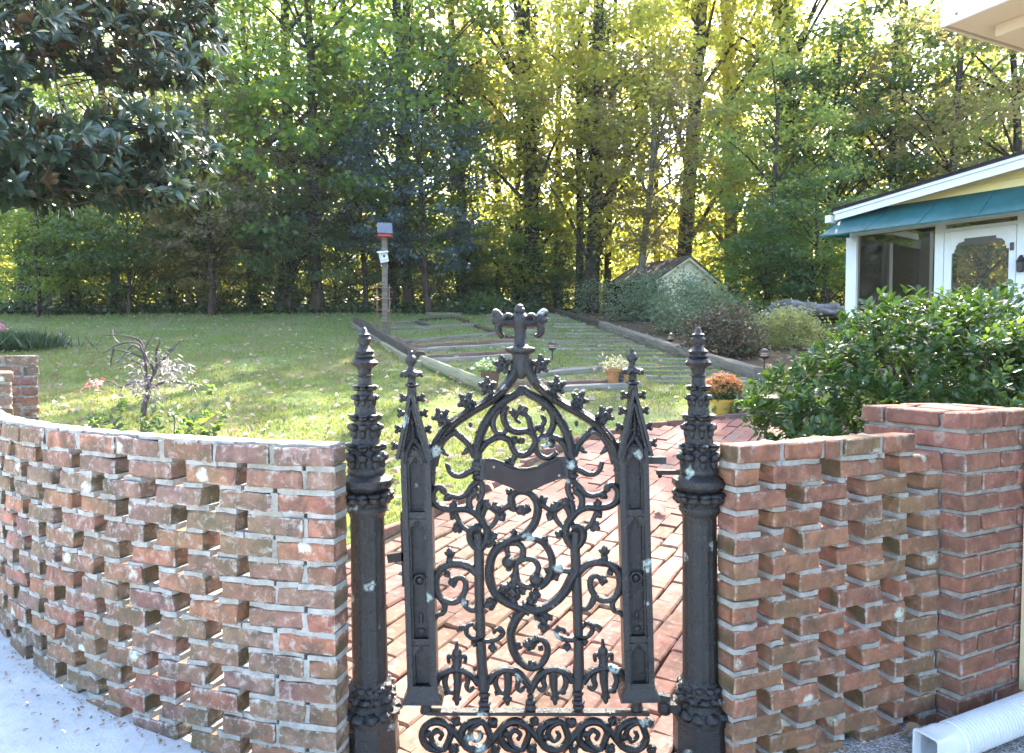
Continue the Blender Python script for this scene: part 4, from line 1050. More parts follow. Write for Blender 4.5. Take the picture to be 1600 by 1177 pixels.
# ------------------------------------------------------------------ gate posts
def gate_post(px_axis, lean, label):
    """octagonal Gothic post; px rows are read at the post's own distance"""
    YP = 2.262
    base = at(px_axis(1175), 1175, YP); zb = 0.0
    root = empty('gate_post', (base.x, YP, 0), label, 'gate post', 'iron gate posts')
    k = YP / FPX
    def zz(py): return at(px_axis(py), py, YP).z
    def xx(py): return at(px_axis(py), py, YP).x - base.x
    def lathe(name, rows, n=16, mod=None, par=None, rot0=None, smooth=True):
        mb = MB(); V = []; F = []; r0 = math.pi / n if rot0 is None else rot0
        for q, (py, r) in enumerate(rows):
            z = zz(py) if py < 1176 else 0.0
            for i in range(n):
                th = r0 + 2 * math.pi * i / n; rr = r * k * (mod(th, q) if mod else 1)
                V.append(Vector((xx(py) + rr * math.cos(th), rr * math.sin(th), z)))
        for q in range(len(rows) - 1):
            for i in range(n):
                j = (i + 1) % n; F.append((q * n + j, q * n + i, (q + 1) * n + i, (q + 1) * n + j))
        F.append(tuple(range(n))); F.append(tuple((len(rows) - 1) * n + i for i in range(n - 1, -1, -1)))
        mb.add(V, F); return mb.build(name, M['iron'], par or root, smooth, 42)
    def octo(th, q=0):            # octagon: corners at odd multiples of 22.5 degrees
        a = (th + math.pi / 8) % (math.pi / 4) - math.pi / 8
        return math.cos(math.pi / 8) / math.cos(a) * 1.04
    lathe('finial', [(511, 2), (514, 4.5), (520, 6), (523, 10), (526, 8), (530, 11.5), (535, 10), (540, 7.5), (545, 11), (549, 16), (553, 13), (557, 16), (560, 13), (563, 18), (567, 20.5), (571, 18), (576, 11), (584, 9.5), (587, 12.5), (590, 10), (602, 11)], 24,
          lambda th, q: 1 + (0.09 * math.cos(8 * th) if q in (10, 12, 14, 15, 16) else 0))
    sp = lathe('spire', [(598, 10.5), (640, 16), (690, 22), (729, 26)], 32, octo)
    for ti, (py, w) in enumerate(((607, 12.5), (653, 18), (699, 23.5))):
        for i in range(8):
            th = math.pi / 4 * i + math.pi / 8 * 0
            mb = MB(); r = w * k; c = Vector((xx(py) + r * math.cos(th), r * math.sin(th), zz(py))); o = Vector((math.cos(th), math.sin(th), 0)); f = 0.98 + 0.22 * ti
            mb.blob(c + o * 0.002, 0.0125 * f, (1.0, 1.0, 0.62), None, 9, 6, 0.25, i); mb.blob(c + o * 0.006 + Vector((0, 0, 0.0075 * f)), 0.0115 * f, (1.15, 1.15, 0.30), None, 9, 5, 0.2, i + 5)
            c2 = Vector((xx(py + 13) + (r + 0.003) * math.cos(th), (r + 0.003) * math.sin(th), zz(py + 14))); mb.blob(c2 + o * 0.005, 0.0125 * f, (1.0, 1.0, 0.8), None, 9, 6, 0.15, i + 9); mb.blob(c2 + Vector((0, 0, -0.016 * f)), 0.009 * f, (0.9, 0.9, 1.6), None, 7, 5)
            mb.build('crocket', M['iron'], sp, True, 50)
    cp = lathe('capital', [(727, 26), (731, 29), (736, 30), (740, 28), (743, 33), (748, 41), (755, 42.5), (760, 40), (764, 35), (768, 33), (788, 29), (792, 32), (797, 32), (801, 28.5), (806, 27)], 32, lambda th, q: octo(th) if 3 < q < 10 else 1.0)
    for i in range(12):
        th = 2 * math.pi * i / 12
        mb = MB(); c = Vector((xx(776) + 32 * k * math.cos(th), 32 * k * math.sin(th), zz(777))); mb.blob(c, 0.021, (1, 1, 0.72), None, 10, 7, 0.25, i); mb.blob(c + Vector((0.004 * math.cos(th), 0.004 * math.sin(th), 0.015)), 0.0185, (1.15, 1.15, 0.5), None, 10, 6, 0.25, i + 3); mb.blob(c + Vector((0, 0, -0.013)), 0.011, (1, 1, 0.7), None, 8, 5, 0.2, i)
        mb.build('leaf', M['iron'], cp, True, 50)
    lathe('shaft', [(802, 27.0), (808, 26.2), (1060, 28), (1074, 29)], 64, lambda th, q: 1 - 0.055 * (max(0, math.cos(16 * th)) ** 0.6) if q in (1, 2) else 1.0)
    bc = lathe('base_collar', [(1058, 27), (1063, 31), (1068, 34), (1074, 32), (1080, 35), (1086, 36), (1091, 33), (1098, 38), (1106, 42), (1114, 43.5), (1122, 42)], 40, lambda th, q: 1 + 0.05 * math.sin(14 * th + q * 1.3) * (1 if 1 < q < 10 else 0))
    for i in range(12):
        th = 2 * math.pi * i / 12 + 0.2
        mb = MB()
        for py, r, s in ((1067, 30, 0.016), (1083, 33, 0.019), (1106, 38, 0.025)):
            t2 = th + (0.26 if py == 1083 else 0); c = Vector((xx(py) + r * k * math.cos(t2), r * k * math.sin(t2), zz(py))); mb.blob(c, s, (1, 1, 0.68), None, 12, 8, 0.5, i * 3 + py)
        mb.build('leaf', M['iron'], bc, True, 50)
    lathe('plinth', [(1118, 43), (1122, 44), (1160, 45), (1300, 46)], 8, None, None, math.pi / 8, False)
    return root
gp1 = gate_post(lambda py: 568.5 + 0.0185 * (py - 515), 0, 'black cast-iron Gothic post standing against the curved brick wall')
gp2 = gate_post(lambda py: 1090.5 + 0.0075 * (py - 500), 0, 'black cast-iron Gothic post with latch bracket beside the short straight brick wall')
mb = MB(); w2 = gp2.location
mb.bar(G(1026, 738) - w2, G(1062, 738) - w2, 0.02, 0.014); mb.blob(G(1031, 744) - w2, 0.007, (1, 1, 1), None, 8, 5); mb.build('latch_bracket', M['rust'], gp2)
mb = MB(); mb.lathe([(0.018, -0.022), (0.022, -0.015), (0.022, 0.012), (0.018, 0.016)], 14, G(1038, 1104) - w2); mb.bar(G(1038, 1104) - w2, G(1062, 1106) - w2, 0.03, 0.026); mb.build('hinge_cup', M['iron'], gp2, True, 40)

# ------------------------------------------------------------------ screened porch at the right
PO = Vector((5.2, 11.0, 1.05)); PRZ = math.atan2(-0.798, 0.603)
porch = empty('screened_porch', PO, 'white screened porch with green awning and screen door at the right', 'porch', None, PRZ)
def pz(z): return z - PO.z
def pbox(name, x0, x1, y0, y1, z0, z1, mat, par=porch):
    mb = MB(); mb.box(((x0 + x1) / 2, (y0 + y1) / 2, (z0 + z1) / 2), (x1 - x0, y1 - y0, z1 - z0)); return mb.build(name, mat, par)
HT = pz(3.06); FL = 0.0
for x0, x1 in ((-0.06, 0.10), (1.215, 1.325), (2.20, 2.33), (3.3, 3.42)): pbox('post', x0, x1, 0.0, 0.12, -0.4, HT, M['white'])
for x0, x1, y in ((0.80, 0.92, 0.55), (-0.06, 0.06, 2.3), (1.45, 1.57, 2.3), (2.05, 2.17, 2.3), (3.0, 3.12, 2.3), (-0.06, 0.06, 1.15)): pbox('inner_post', x0, x1, y, y + 0.11, -0.4, HT, M['white'])
pbox('header', -0.06, 3.42, 0.004, 0.116, HT, HT + 0.14, M['white'])
pbox('header', -0.06, 3.42, 2.304, 2.404, HT, HT + 0.14, M['white'])
pbox('rail', 0.10, 1.215, 0.03, 0.09, 0.30, 0.36, M['white'])
pbox('transom_rail', 1.325, 2.20, 0.02, 0.10, pz(2.955), pz(3.0), M['white'])
pbox('floor', -0.1, 3.45, -0.05, 2.45, -0.45, 0.0, M['timber'])
for x0, x1 in ((0.10, 1.215), (1.325, 2.20), (2.33, 3.3)):
    pbox('screen', x0, x1, 0.055, 0.059, pz(3.0) if x0 > 1.3 and x1 < 2.3 else 0.0, HT, M['screen'])
mb = MB(); mb.box((0.02, 1.2, HT / 2), (0.004, 2.2, HT)); mb.build('side_screen', M['screen'], porch)
# screen door
DT = pz(2.95); 
door = pbox('door', 1.335, 1.425, 0.01, 0.05, 0.02, DT, M['white'])
for n_, x0, x1, z0, z1 in (('door_stile', 2.11, 2.19, 0.02, DT), ('door_rail', 1.425, 2.11, DT - 0.11, DT), ('door_rail', 1.425, 2.11, 0.02, 0.2), ('door_rail', 1.425, 2.11, 0.85, 0.93)): pbox(n_, x0, x1, 0.011, 0.049, z0, z1, M['white'], door)
pbox('door_screen', 1.425, 2.11, 0.028, 0.031, 0.2, DT - 0.11, M['screen'], door)
for sx, bx in ((1, 1.425), (-1, 2.11)):
    mb = MB(); zt = DT - 0.11
    P = [(0, 0), (0.15, 0), (0.15, -0.035), (0.115, -0.045), (0.085, -0.05), (0.065, -0.075), (0.05, -0.09), (0.045, -0.13), (0.03, -0.15), (0.03, -0.18), (0, -0.19)]
    poly = [(bx + sx * a, zt + b) for a, b in P]; poly = poly if sx > 0 else poly[::-1]
    mb.prism(poly, 0.015, 0.04); mb.build('bracket', M['white'], door)
pbox('hook', 2.125, 2.165, -0.01, 0.010, pz(2.62), pz(2.72), M['black_metal'], door)
# roof: shingle edge, fascia, siding gable, gutter end
def rake(x): return 3.455 + (x + 0.08) * 0.139
mb = MB(); P = [(-0.12, pz(rake(-0.12)) - 0.035), (3.6, pz(rake(3.6)) - 0.035), (3.6, pz(rake(3.6)) + 0.012), (-0.12, pz(rake(-0.12)) + 0.012)]
mb.prism(P, -0.34, 2.8); mb.build('roof', M['shingle'], porch)
mb = MB(); P = [(-0.09, pz(rake(-0.09)) - 0.17), (3.5, pz(rake(3.5)) - 0.20), (3.5, pz(rake(3.5)) - 0.035), (-0.09, pz(rake(-0.09)) - 0.035)]
mb.prism(P, -0.30, -0.27); mb.build('fascia', M['white'], porch)
mb = MB(); P = [(-0.10, pz(rake(-0.1)) - 0.075), (3.5, pz(rake(3.5)) - 0.085), (3.5, pz(rake(3.5)) - 0.036), (-0.10, pz(rake(-0.1)) - 0.036)]
mb.prism(P, -0.325, -0.302); mb.build('fascia_trim', M['white'], porch)
mb = MB(); mb.prism([(-0.06, HT + 0.14), (3.42, HT + 0.14), (3.42, pz(rake(3.42)) - 0.04), (-0.06, pz(rake(-0.06)) - 0.04)], 0.0, 0.06); mb.build('gable_siding', M['yellow'], porch)
for i in range(3):
    z = HT + 0.26 + i * 0.11; x0 = max(0.0, (z + PO.z + 0.12 - 3.455) / 0.139 - 0.08)
    if x0 < 3.3: pbox('clapboard', x0, 3.42, -0.014, -0.002, z, z + 0.10, M['yellow'])
mb = MB(); P = [(-0.02, pz(rake(0)) - 0.06), (3.5, pz(rake(3.5)) - 0.06), (3.5, pz(rake(3.5)) - 0.04), (-0.02, pz(rake(0)) - 0.04)]; mb.prism(P, -0.27, 0.0); mb.build('soffit', M['white'], porch)
pbox('gutter', -0.21, -0.125, -0.36, 2.6, pz(3.26), pz(3.37), M['white'])
# awning
mb = MB(); n = 14; V = []; F = []
for i in range(n + 1):
    t = i / n
    for j in range(6):
        s = j / 5; x = (0.0 + 3.3 * t) * (1 - s) + (-0.16 + 3.62 * t) * s
        V.append((x, -0.012 - 0.60 * s, pz(3.43) - 0.40 * s - 0.02 * math.sin(s * math.pi) * (0.6 + 0.4 * math.sin(t * 40))))
for i in range(n):
    for j in range(5):
        a = i * 6 + j; F.append((a, a + 1, a + 7, a + 6))
top0 = len(V)
V += [(0.0, -0.012, pz(3.43) - 0.39), (-0.16, -0.612, pz(3.03) - 0.012)]
F.append((0, 5, top0 + 1, top0))
mb.add(V, F)
for i in range(n):
    a = i * 6 + 5; b = a + 6; va, vb = V[a], V[b]
    mb.add([va, vb, (vb[0], vb[1] + 0.004, vb[2] - 0.022), (va[0], va[1] + 0.004, va[2] - 0.022)], [(0, 1, 2, 3)])
aw = mb.build('awning', M['awning'], porch, True, 30)
for x0 in (0.62, 1.28, 1.94, 2.6):
    mb = MB(); xb = -0.16 + 3.62 * (x0 / 3.3)
    mb.tube([(x0 * (1 - s) + xb * s, -0.012 - 0.60 * s, pz(3.43) - 0.40 * s - 0.02 * math.sin(s * math.pi) * (0.6 + 0.4 * math.sin(x0 / 3.3 * 40)) + 0.004) for s in (0.02, 0.25, 0.5, 0.75, 0.99)], 0.006, 5); mb.build('seam', M['awning'], aw, True)
mb = MB(); mb.tube([(-0.14, -0.60, pz(3.025)), (3.4, -0.60, pz(3.025))], 0.012, 6); mb.build('awning_rail', M['black_metal'], porch)
# wall lantern by the door frame
ln = empty('wall_lantern', PO + Matrix.Rotation(PRZ, 3, 'Z') @ Vector((2.27, -0.07, pz(2.42))), 'small black wall lantern on the porch post at the right picture edge', 'lantern', None, PRZ)
mb = MB(); mb.lathe([(0.03, -0.10), (0.045, -0.09), (0.05, 0.03), (0.06, 0.04), (0.03, 0.09), (0.008, 0.12)], 6); mb.build('body', M['black_metal'], ln)
mb = MB(); mb.bar((0, 0.0, 0.1), (0, 0.07, 0.12), 0.012, 0.012); mb.build('arm', M['black_metal'], ln)

# ------------------------------------------------------------------ near house: eave corner, corner board
ha, hb = Vector((0.43, -0.903, 0)), Vector((0.903, 0.43, 0))
EC = at(1473, 42, 3.1)
house = empty('house', (EC.x, EC.y, 0), 'near house corner with boxed white eave and beige soffit, top right', 'house')
def hp(a, b, z): return ha * a + hb * b + Vector((0, 0, z))
def hslab(name, a0, a1, b0, b1, z0, z1, mat, par=house):
    mb = MB(); V = [hp(a, b, z) for z in (z0, z1) for a, b in ((a0, b0), (a1, b0), (a1, b1), (a0, b1))]
    mb.add(V, [(3, 2, 1, 0), (4, 5, 6, 7), (0, 1, 5, 4), (1, 2, 6, 5), (2, 3, 7, 6), (3, 0, 4, 7)]); return mb.build(name, mat, par)
ez = EC.z
hslab('soffit', 0.012, 2.6, 0.014, 2.4, ez + 0.004, ez + 0.018, M['soffit'])
hslab('fascia', 0, 2.6, 0, 0.013, ez, ez + 0.16, M['white'])
hslab('fascia', -0.014, -0.001, 0, 2.4, ez, ez + 0.16, M['soffit'])
hslab('roof', -0.04, 2.7, -0.04, 2.5, ez + 0.161, ez + 0.20, M['shingle'])
hslab('rafter_beam', 0.10, 0.22, 0.20, 2.3, ez - 0.045, ez + 0.003, M['soffit'])
hslab('trim_strip', 0.03, 0.034, -0.006, -0.0005, ez, ez + 0.16, M['white'])
for z in (0.03, 0.12):
    mb = MB(); mb.blob(hp(0.06, -0.003, ez + z), 0.006, (1, 1, 1), None, 8, 5); mb.build('screw', M['rivet'], house, True)
cb = at(1597, 900, 2.58)
q = Vector((cb.x, cb.y, 0)) - Vector((EC.x, EC.y, 0)); a_, b_ = q.dot(ha), q.dot(hb)
hslab('corner_board', a_, a_ + 0.1, b_, b_ + 0.10, 0.09, ez, M['tan'])
hslab('wall', a_ + 0.105, a_ + 2.2, b_ + 0.035, b_ + 0.15, 0.0, ez, M['tan'])
z_ = 0.12
while z_ < ez - 0.14:
    mb = MB(); b1 = b_ + 0.034; V = [hp(a, bb_, z) for a in (a_ + 0.102, a_ + 2.2) for bb_, z in ((b1, z_), (b1 - 0.020, z_), (b1 - 0.006, z_ + 0.135), (b1, z_ + 0.135))]
    mb.add(V, [(0, 1, 2, 3), (7, 6, 5, 4), (0, 4, 5, 1), (1, 5, 6, 2), (2, 6, 7, 3), (3, 7, 4, 0)]); mb.build('clapboard', M['tan'], house); z_ += 0.136

# ------------------------------------------------------------------ white downspout extension and dead leaf
def dn():
    A = onz(1446, 1172, 0.055); B = onz(1640, 1092, 0.10)
    root = empty('downspout', (A.x, A.y, 0.0), 'white corrugated downspout extension lying by the brick pier', 'downspout')
    d = (B - A); d.z = 0; d.normalize(); s = Vector((-d.y, d.x, 0)); up = Vector((0, 0, 1)); o = Vector((0, 0, 0.0))
    def ring(u, w, h, z, sq):
        out = []
        for i in range(24):
            th = 2 * math.pi * i / 24; c, n = math.cos(th), math.sin(th)
            e = 2 / (2 + sq * 8); x = math.copysign(abs(c) ** e, c) * w; y = math.copysign(abs(n) ** e, n) * h
            out.append(d * u + s * x + up * (z + y))
        return out
    def loft(name, rows, par, closed=False):
        mb = MB(); V = []; F = []
        for r in rows: V += ring(*r)
        for k in range(len(rows) - 1):
            for i in range(24):
                j = (i + 1) % 24; F.append((k * 24 + i, k * 24 + j, k * 24 + 24 + j, k * 24 + 24 + i))
        mb.add(V, F); return mb.build(name, M['plastic'], par, True, 35)
    sp = loft('mouth', [(0.03, 0.038, 0.043, 0.055, 1), (0.0, 0.040, 0.046, 0.055, 1), (0.0, 0.046, 0.052, 0.055, 1), (0.012, 0.046, 0.052, 0.055, 1), (0.013, 0.043, 0.049, 0.055, 1), (0.06, 0.044, 0.050, 0.056, 0.8), (0.075, 0.050, 0.054, 0.058, 0.25), (0.12, 0.053, 0.055, 0.060, 0.0)], root)
    rows = []; u = 0.121
    for i in range(36):
        rows += [(u, 0.052, 0.052, 0.060 + i * 0.0008, 0), (u + 0.004, 0.060, 0.060, 0.060 + i * 0.0008, 0), (u + 0.009, 0.060, 0.060, 0.060 + i * 0.0008, 0), (u + 0.013, 0.052, 0.052, 0.060 + i * 0.0008, 0)]; u += 0.016
    loft('corrugated_pipe', rows, root)
dn()
def curled_leaf(name, loc, size, rz, label, tilt=0.5, mat='leaf_brown'):
    mb = MB(); V = []; F = []; n = 8
    for i in range(n + 1):
        u = i / n; w = 0.5 * math.sin(math.pi * min(1, u * 1.02)) ** 0.6 * (1 + 0.35 * math.cos(u * 14))
        for j in (-1, -0.5, 0, 0.5, 1):
            V.append(Vector(((u - 0.5), j * w * 0.75, 0.30 * abs(j) ** 1.5 * (0.6 + 0.5 * math.sin(u * 5)) + 0.22 * math.sin(u * 4.2 + j))) * size)
    for i in range(n):
        for j in range(4): a = i * 5 + j; F.append((a, a + 1, a + 6, a + 5))
    mb.add(V, F); o = mb.build(name, M[mat], None, True); o.location = loc; o.rotation_euler = (tilt, 0.2, rz); tag(o, label, 'leaf'); return o
lf = onz(1424, 1150, 0.02); curled_leaf('fallen_leaf', (lf.x, lf.y, 0.025), 0.075, 1.9, 'curled brown dead leaf on the ground beside the white downspout', 0.6)
for (x, y, s, r, lab) in ((762, 772, 0.09, 0.4, 'orange-brown dead leaf lying on the path edge behind the left side scroll'), (958, 590, 0.0, 0, ''), (1031, 812, 0.10, 2.0, 'dry brown leaf on the path between gate and right post')):
    if s: g = gnd(x, y); curled_leaf('fallen_leaf', (g.x, g.y, g.z + 0.05), s, r, lab, 0.2)

# ------------------------------------------------------------------ timbers
def timber_obj(a, b, w, h, mat, label, name='garden_timber', group='garden timbers', sink=0.35, rnd=False):
    a, b = Vector(a), Vector(b); a.z = gz(a.x, a.y); b.z = gz(b.x, b.y)
    L = (b - a).length; d = (b - a).normalized(); n = max(4, int(L / 0.25)); mb = MB(); V = []; F = []; m = 8
    for i in range(n + 1):
        t = i / n; off = Vector((0, 0.004 * R.gauss(0, 1), 0.003 * R.gauss(0, 1)))
        for j in range(m):
            th = 2 * math.pi * (j + 0.5) / m; c, s = math.cos(th), math.sin(th); e = 1.0 if rnd else 0.35
            x = math.copysign(abs(c) ** e, c) * w / 2 * R.uniform(0.94, 1.05); z = math.copysign(abs(s) ** e, s) * h / 2 * R.uniform(0.92, 1.06)
            V.append(Vector((t * L, x, z)) + off)
    for i in range(n):
        for j in range(m):
            q = (j + 1) % m; F.append((i * m + j, i * m + q, (i + 1) * m + q, (i + 1) * m + j))
    F.append(tuple(range(m - 1, -1, -1))); F.append(tuple(n * m + j for j in range(m)))
    mb.add(V, F); o = mb.build(name, M[mat], None, True, 40)
    o.location = a + Vector((0, 0, h * (0.5 - sink))); side = d.cross(Vector((0, 0, 1))).normalized(); up = side.cross(d)
    o.rotation_euler = Matrix((d, -side, up)).transposed().to_euler(); tag(o, label, 'timber', group); return o
def tpx(p, q, w, h, mat, label, **k): return timber_obj(gnd(*p), gnd(*q), w, h, mat, label, **k)
tpx((557, 510), (657, 571), 0.17, 0.26, 'timber_dark', 'long dark rotting timber edging the terrace below the birdhouse', sink=0.15)
tpx((655, 569), (760, 614), 0.135, 0.19, 'timber_green', 'smooth pale round timber edging the lawn, nearest the gate', sink=0.1, rnd=True)
tpx((553, 511), (600, 540), 0.14, 0.12, 'timber', 'lower grey timber on the lawn side of the dark edging, upper piece', sink=0.2)
tpx((600, 541), (656, 574), 0.14, 0.12, 'timber_green', 'lower greenish timber on the lawn side of the dark edging, lower piece', sink=0.2)
tpx((861, 489), (940, 513), 0.17, 0.22, 'timber_dark', 'dark edging timber at the far end of the planted bed by the shed', sink=0.2)
tpx((940, 513), (1046, 551), 0.17, 0.22, 'timber', 'weathered edging timber below the grey-green shrubs', sink=0.2)
tpx((1046, 551), (1185, 594), 0.17, 0.22, 'timber', 'weathered edging timber below the reddish shrub', sink=0.2)
rows = [((605, 516), (744, 511), 'timber', 'grey cross timber just right of the birdhouse post foot'), ((612, 507), (654, 504), 'timber', 'short grey timber behind the birdhouse post'),
        ((652, 505), (668, 511), 'timber_dark', 'short angled dark timber right behind the birdhouse post'), ((654, 502), (716, 498), 'timber_dark', 'old dark timber at the back of the terrace'),
        ((714, 498), (730, 505), 'timber_dark', 'short angled timber at the back right of the terrace'), ((620, 538), (779, 524), 'timber', 'rough grey cross timber in the middle of the terrace'),
        ((744, 512), (801, 531), 'timber_dark', 'dark angled timber running down behind the gate finial'), ((635, 545), (806, 534), 'timber_red', 'reddish cross timber, upper one of the two, left of the gate finial'),
        ((644, 551), (802, 541), 'timber_pale', 'silver-grey cross timber below the upper reddish one'), ((657, 562), (804, 553), 'timber_red', 'reddish cross timber, lower one of the two, left of the gate neck'),
        ((661, 568), (804, 559), 'timber_pale', 'pale cross timber below the lower reddish one'), ((667, 492), (722, 493), 'timber', 'grey timber on the far grass left of the bird bath'),
        ((722, 593), (760, 601), 'timber_pale', 'pale timber left of the brown pot with green plant'), ((720, 598), (757, 607), 'timber', 'grey timber against the round edging left of the brown pot'),
        ((879, 604), (953, 600), 'timber_red', 'reddish timber left of the terracotta pot'), ((800, 604), (874, 606), 'timber_red', 'reddish timber behind the gate gable, right of the brown pot'),
        ((879, 611), (1000, 606), 'timber_pale', 'pale timber in front of the terracotta pot'), ((803, 592), (930, 581), 'timber_pale', 'pale timber behind the terracotta pot, nearest the gate neck'),
        ((865, 583), (940, 579), 'timber', 'grey timber between the path light and the terracotta pot')]
for a, b, m, lab in rows:
    tpx(a, b, 0.13, 0.13, m, lab, sink=0.42)
RB = [gnd(861, 489), gnd(940, 513), gnd(1046, 551), gnd(1185, 594)]
def rb_x(y):
    for a, b in zip(RB[:-1], RB[1:]):
        if b.y <= y <= a.y: return a.x + (b.x - a.x) * (y - a.y) / (b.y - a.y)
    return RB[-1].x + 0.4
ORD = ['first', 'second', 'third', 'fourth', 'fifth', 'sixth', 'seventh', 'eighth', 'ninth', 'tenth', 'eleventh', 'twelfth', 'thirteenth', 'fourteenth', 'fifteenth', 'sixteenth', 'seventeenth', 'eighteenth']
LB = [gnd(744, 500), gnd(800, 530), gnd(880, 560), gnd(985, 590)]
def lb_x(y):
    for a, b in zip(LB[:-1], LB[1:]):
        if b.y <= y <= a.y: return a.x + (b.x - a.x) * (y - a.y) / (b.y - a.y)
    return LB[0].x if y > LB[0].y else LB[-1].x
GRASS_ROWS = []
py = 494.0; rws = []
for i in range(18):
    rws.append(py); py += 4.3 + i * 0.26
for i, py in enumerate(rws[::-1]):
    g = gnd(900, py); x0 = lb_x(g.y) + R.uniform(0.0, 0.3); x1 = rb_x(g.y) - 0.15; parts = 2 if x1 - x0 > 1.6 else 1
    cut = x0 + (x1 - x0) * R.uniform(0.4, 0.6)
    for s, (a, b) in enumerate(((x0, cut - 0.03), (cut + 0.03, x1)) if parts == 2 else ((x0, x1),)):
        nm = ('left', 'right')[s] if parts == 2 else 'whole'
        timber_obj((a, g.y + 0.1, 0), (b, g.y - 0.05 + R.uniform(-0.08, 0.08), 0), 0.09, 0.12, R.choice(['timber_pale', 'timber', 'timber']), f'{nm} piece of the {ORD[i]} timber row set in grass, counted up from the orange flowers', group='timber rows set in the grass', sink=0.66)
    GRASS_ROWS.append(g.y)

# ------------------------------------------------------------------ birdhouse post, birdhouses, trellis
bp = gnd(602, 521); BY = bp.y
def bz(py): return at(600, py, BY).z - bp.z
post = empty('birdhouse_post', bp, 'tall weathered wooden post carrying two birdhouses on the terrace', 'post')
mb = MB(); mb.box((0, 0, bz(368) / 2 - 0.1), (0.115, 0.115, bz(368) + 0.2)); mb.build('pole', M['timber'], post)
bh = empty('birdhouse', bp + Vector((0, 0, bz(370))), 'red birdhouse with grey pitched roof on top of the post', 'birdhouse', 'birdhouses')
mb = MB(); mb.prism([(-0.17, 0), (0.17, 0), (0.17, 0.08), (0.0, 0.29), (-0.17, 0.08)], -0.13, 0.13); b_o = mb.build('body', M['red'], bh); b_o.rotation_euler = (0, 0, math.radians(103))
mb = MB()
for s in (-1, 1): mb.bar((s * 0.215, 0, 0.045), (0, 0, 0.31), 0.34, 0.014, (0, 0, 1))
r_o = mb.build('roof', M['slate'], bh); r_o.rotation_euler = (0, 0, math.radians(103))
mb = MB(); mb.box((0, 0, -0.008), (0.40, 0.34, 0.016)); mb.build('base', M['red'], bh).rotation_euler = (0, 0, math.radians(103))
mb = MB(); mb.lathe([(0.03, -0.01), (0.03, 0.0)], 12); hh = mb.build('entrance_shade', M['hole'], bh); hh.rotation_euler = (math.pi / 2, 0, math.radians(-12)); hh.location = (-0.15, -0.05, 0.12)
wh = empty('birdhouse', bp + Vector((0.01, -0.075, bz(411))), 'small white birdhouse hanging askew on the post below the red one', 'birdhouse', 'birdhouses')
wh.rotation_euler = (0, math.radians(-12), math.radians(20))
mb = MB(); mb.prism([(-0.085, 0), (0.085, 0), (0.085, 0.20), (-0.085, 0.20)], -0.09, 0.06); mb.build('body', M['white_old'], wh)
mb = MB(); mb.bar((0, -0.15, 0.205), (0, 0.10, 0.275), 0.225, 0.016); mb.build('roof', M['white_old'], wh)
mb = MB(); mb.lathe([(0.024, -0.01), (0.024, 0.003)], 14); e = mb.build('entrance_shade', M['hole'], wh); e.location = (0.0, -0.092, 0.135); e.rotation_euler = (math.pi / 2, 0, 0)
mb = MB(); mb.bar((-0.05, -0.092, 0.045), (0.05, -0.092, 0.045), 0.004, 0.006); mb.build('slot_shade', M['hole'], wh)
tr = empty('trellis', bp + Vector((-0.02, -0.10, 0)), 'copper ladder trellis standing against the birdhouse post', 'trellis')
for sx in (-0.145, 0.135):
    mb = MB(); mb.tube([(sx, 0, -0.1), (sx * 1.0, 0.0, bz(446))], 0.011, 7); mb.build('upright', M['copper'], tr, True)
for py in (450, 467, 485, 503):
    mb = MB(); mb.tube([(-0.20, -0.012, bz(py) + 0.0), (0.19, -0.012, bz(py) - 0.01)], 0.011, 7); mb.build('rung', M['copper'], tr, True)
# bird bath
g = gnd(721, 489); k = g.y / FPX
bb = empty('bird_bath', g, 'small stone bird bath at the far edge of the lawn', 'bird bath')
mb = MB(); mb.lathe([(0.17, 0), (0.17, 0.05), (0.11, 0.08), (0.10, 0.38), (0.14, 0.44)], 14); mb.build('pedestal', M['stone'], bb, True, 40)
mb = MB(); mb.lathe([(0.10, 0.44), (0.26, 0.47), (0.30, 0.52), (0.28, 0.53), (0.22, 0.50), (0.02, 0.48)], 18); mb.build('bowl', M['stone'], bb, True, 40)

# ------------------------------------------------------------------ path lights
def path_light(p, label):
    g = gnd(*p); r = empty('path_light', g, label, 'path light', 'path lights')
    mb = MB(); mb.tube([(0, 0, -0.05), (0, 0, 0.17)], 0.012, 8); mb.build('stake', M['black_metal'], r, True)
    mb = MB(); mb.lathe([(0.035, 0.165), (0.06, 0.18), (0.065, 0.20), (0.05, 0.205)], 14); mb.build('cup', M['black_metal'], r, True, 40)
    mb = MB(); mb.lathe([(0.055, 0.205), (0.06, 0.225), (0.06, 0.245), (0.055, 0.262)], 14); mb.build('lens', M['lens'], r, True, 40)
    mb = MB(); mb.lathe([(0.064, 0.229), (0.064, 0.238)], 14); mb.build('ring', M['black_metal'], r, True, 40)
    mb = MB(); mb.lathe([(0.085, 0.260), (0.08, 0.275), (0.05, 0.305), (0.012, 0.325)], 14); mb.build('cap', M['black_metal'], r, True, 40)
path_light((863, 563), 'small black garden path light on the grass right of the gate finial')
path_light((1048, 547), 'small black garden path light beside the planted bed, left of the right post tip')
path_light((1194, 578), 'small black garden path light left of the clipped hedge, near the edging end')

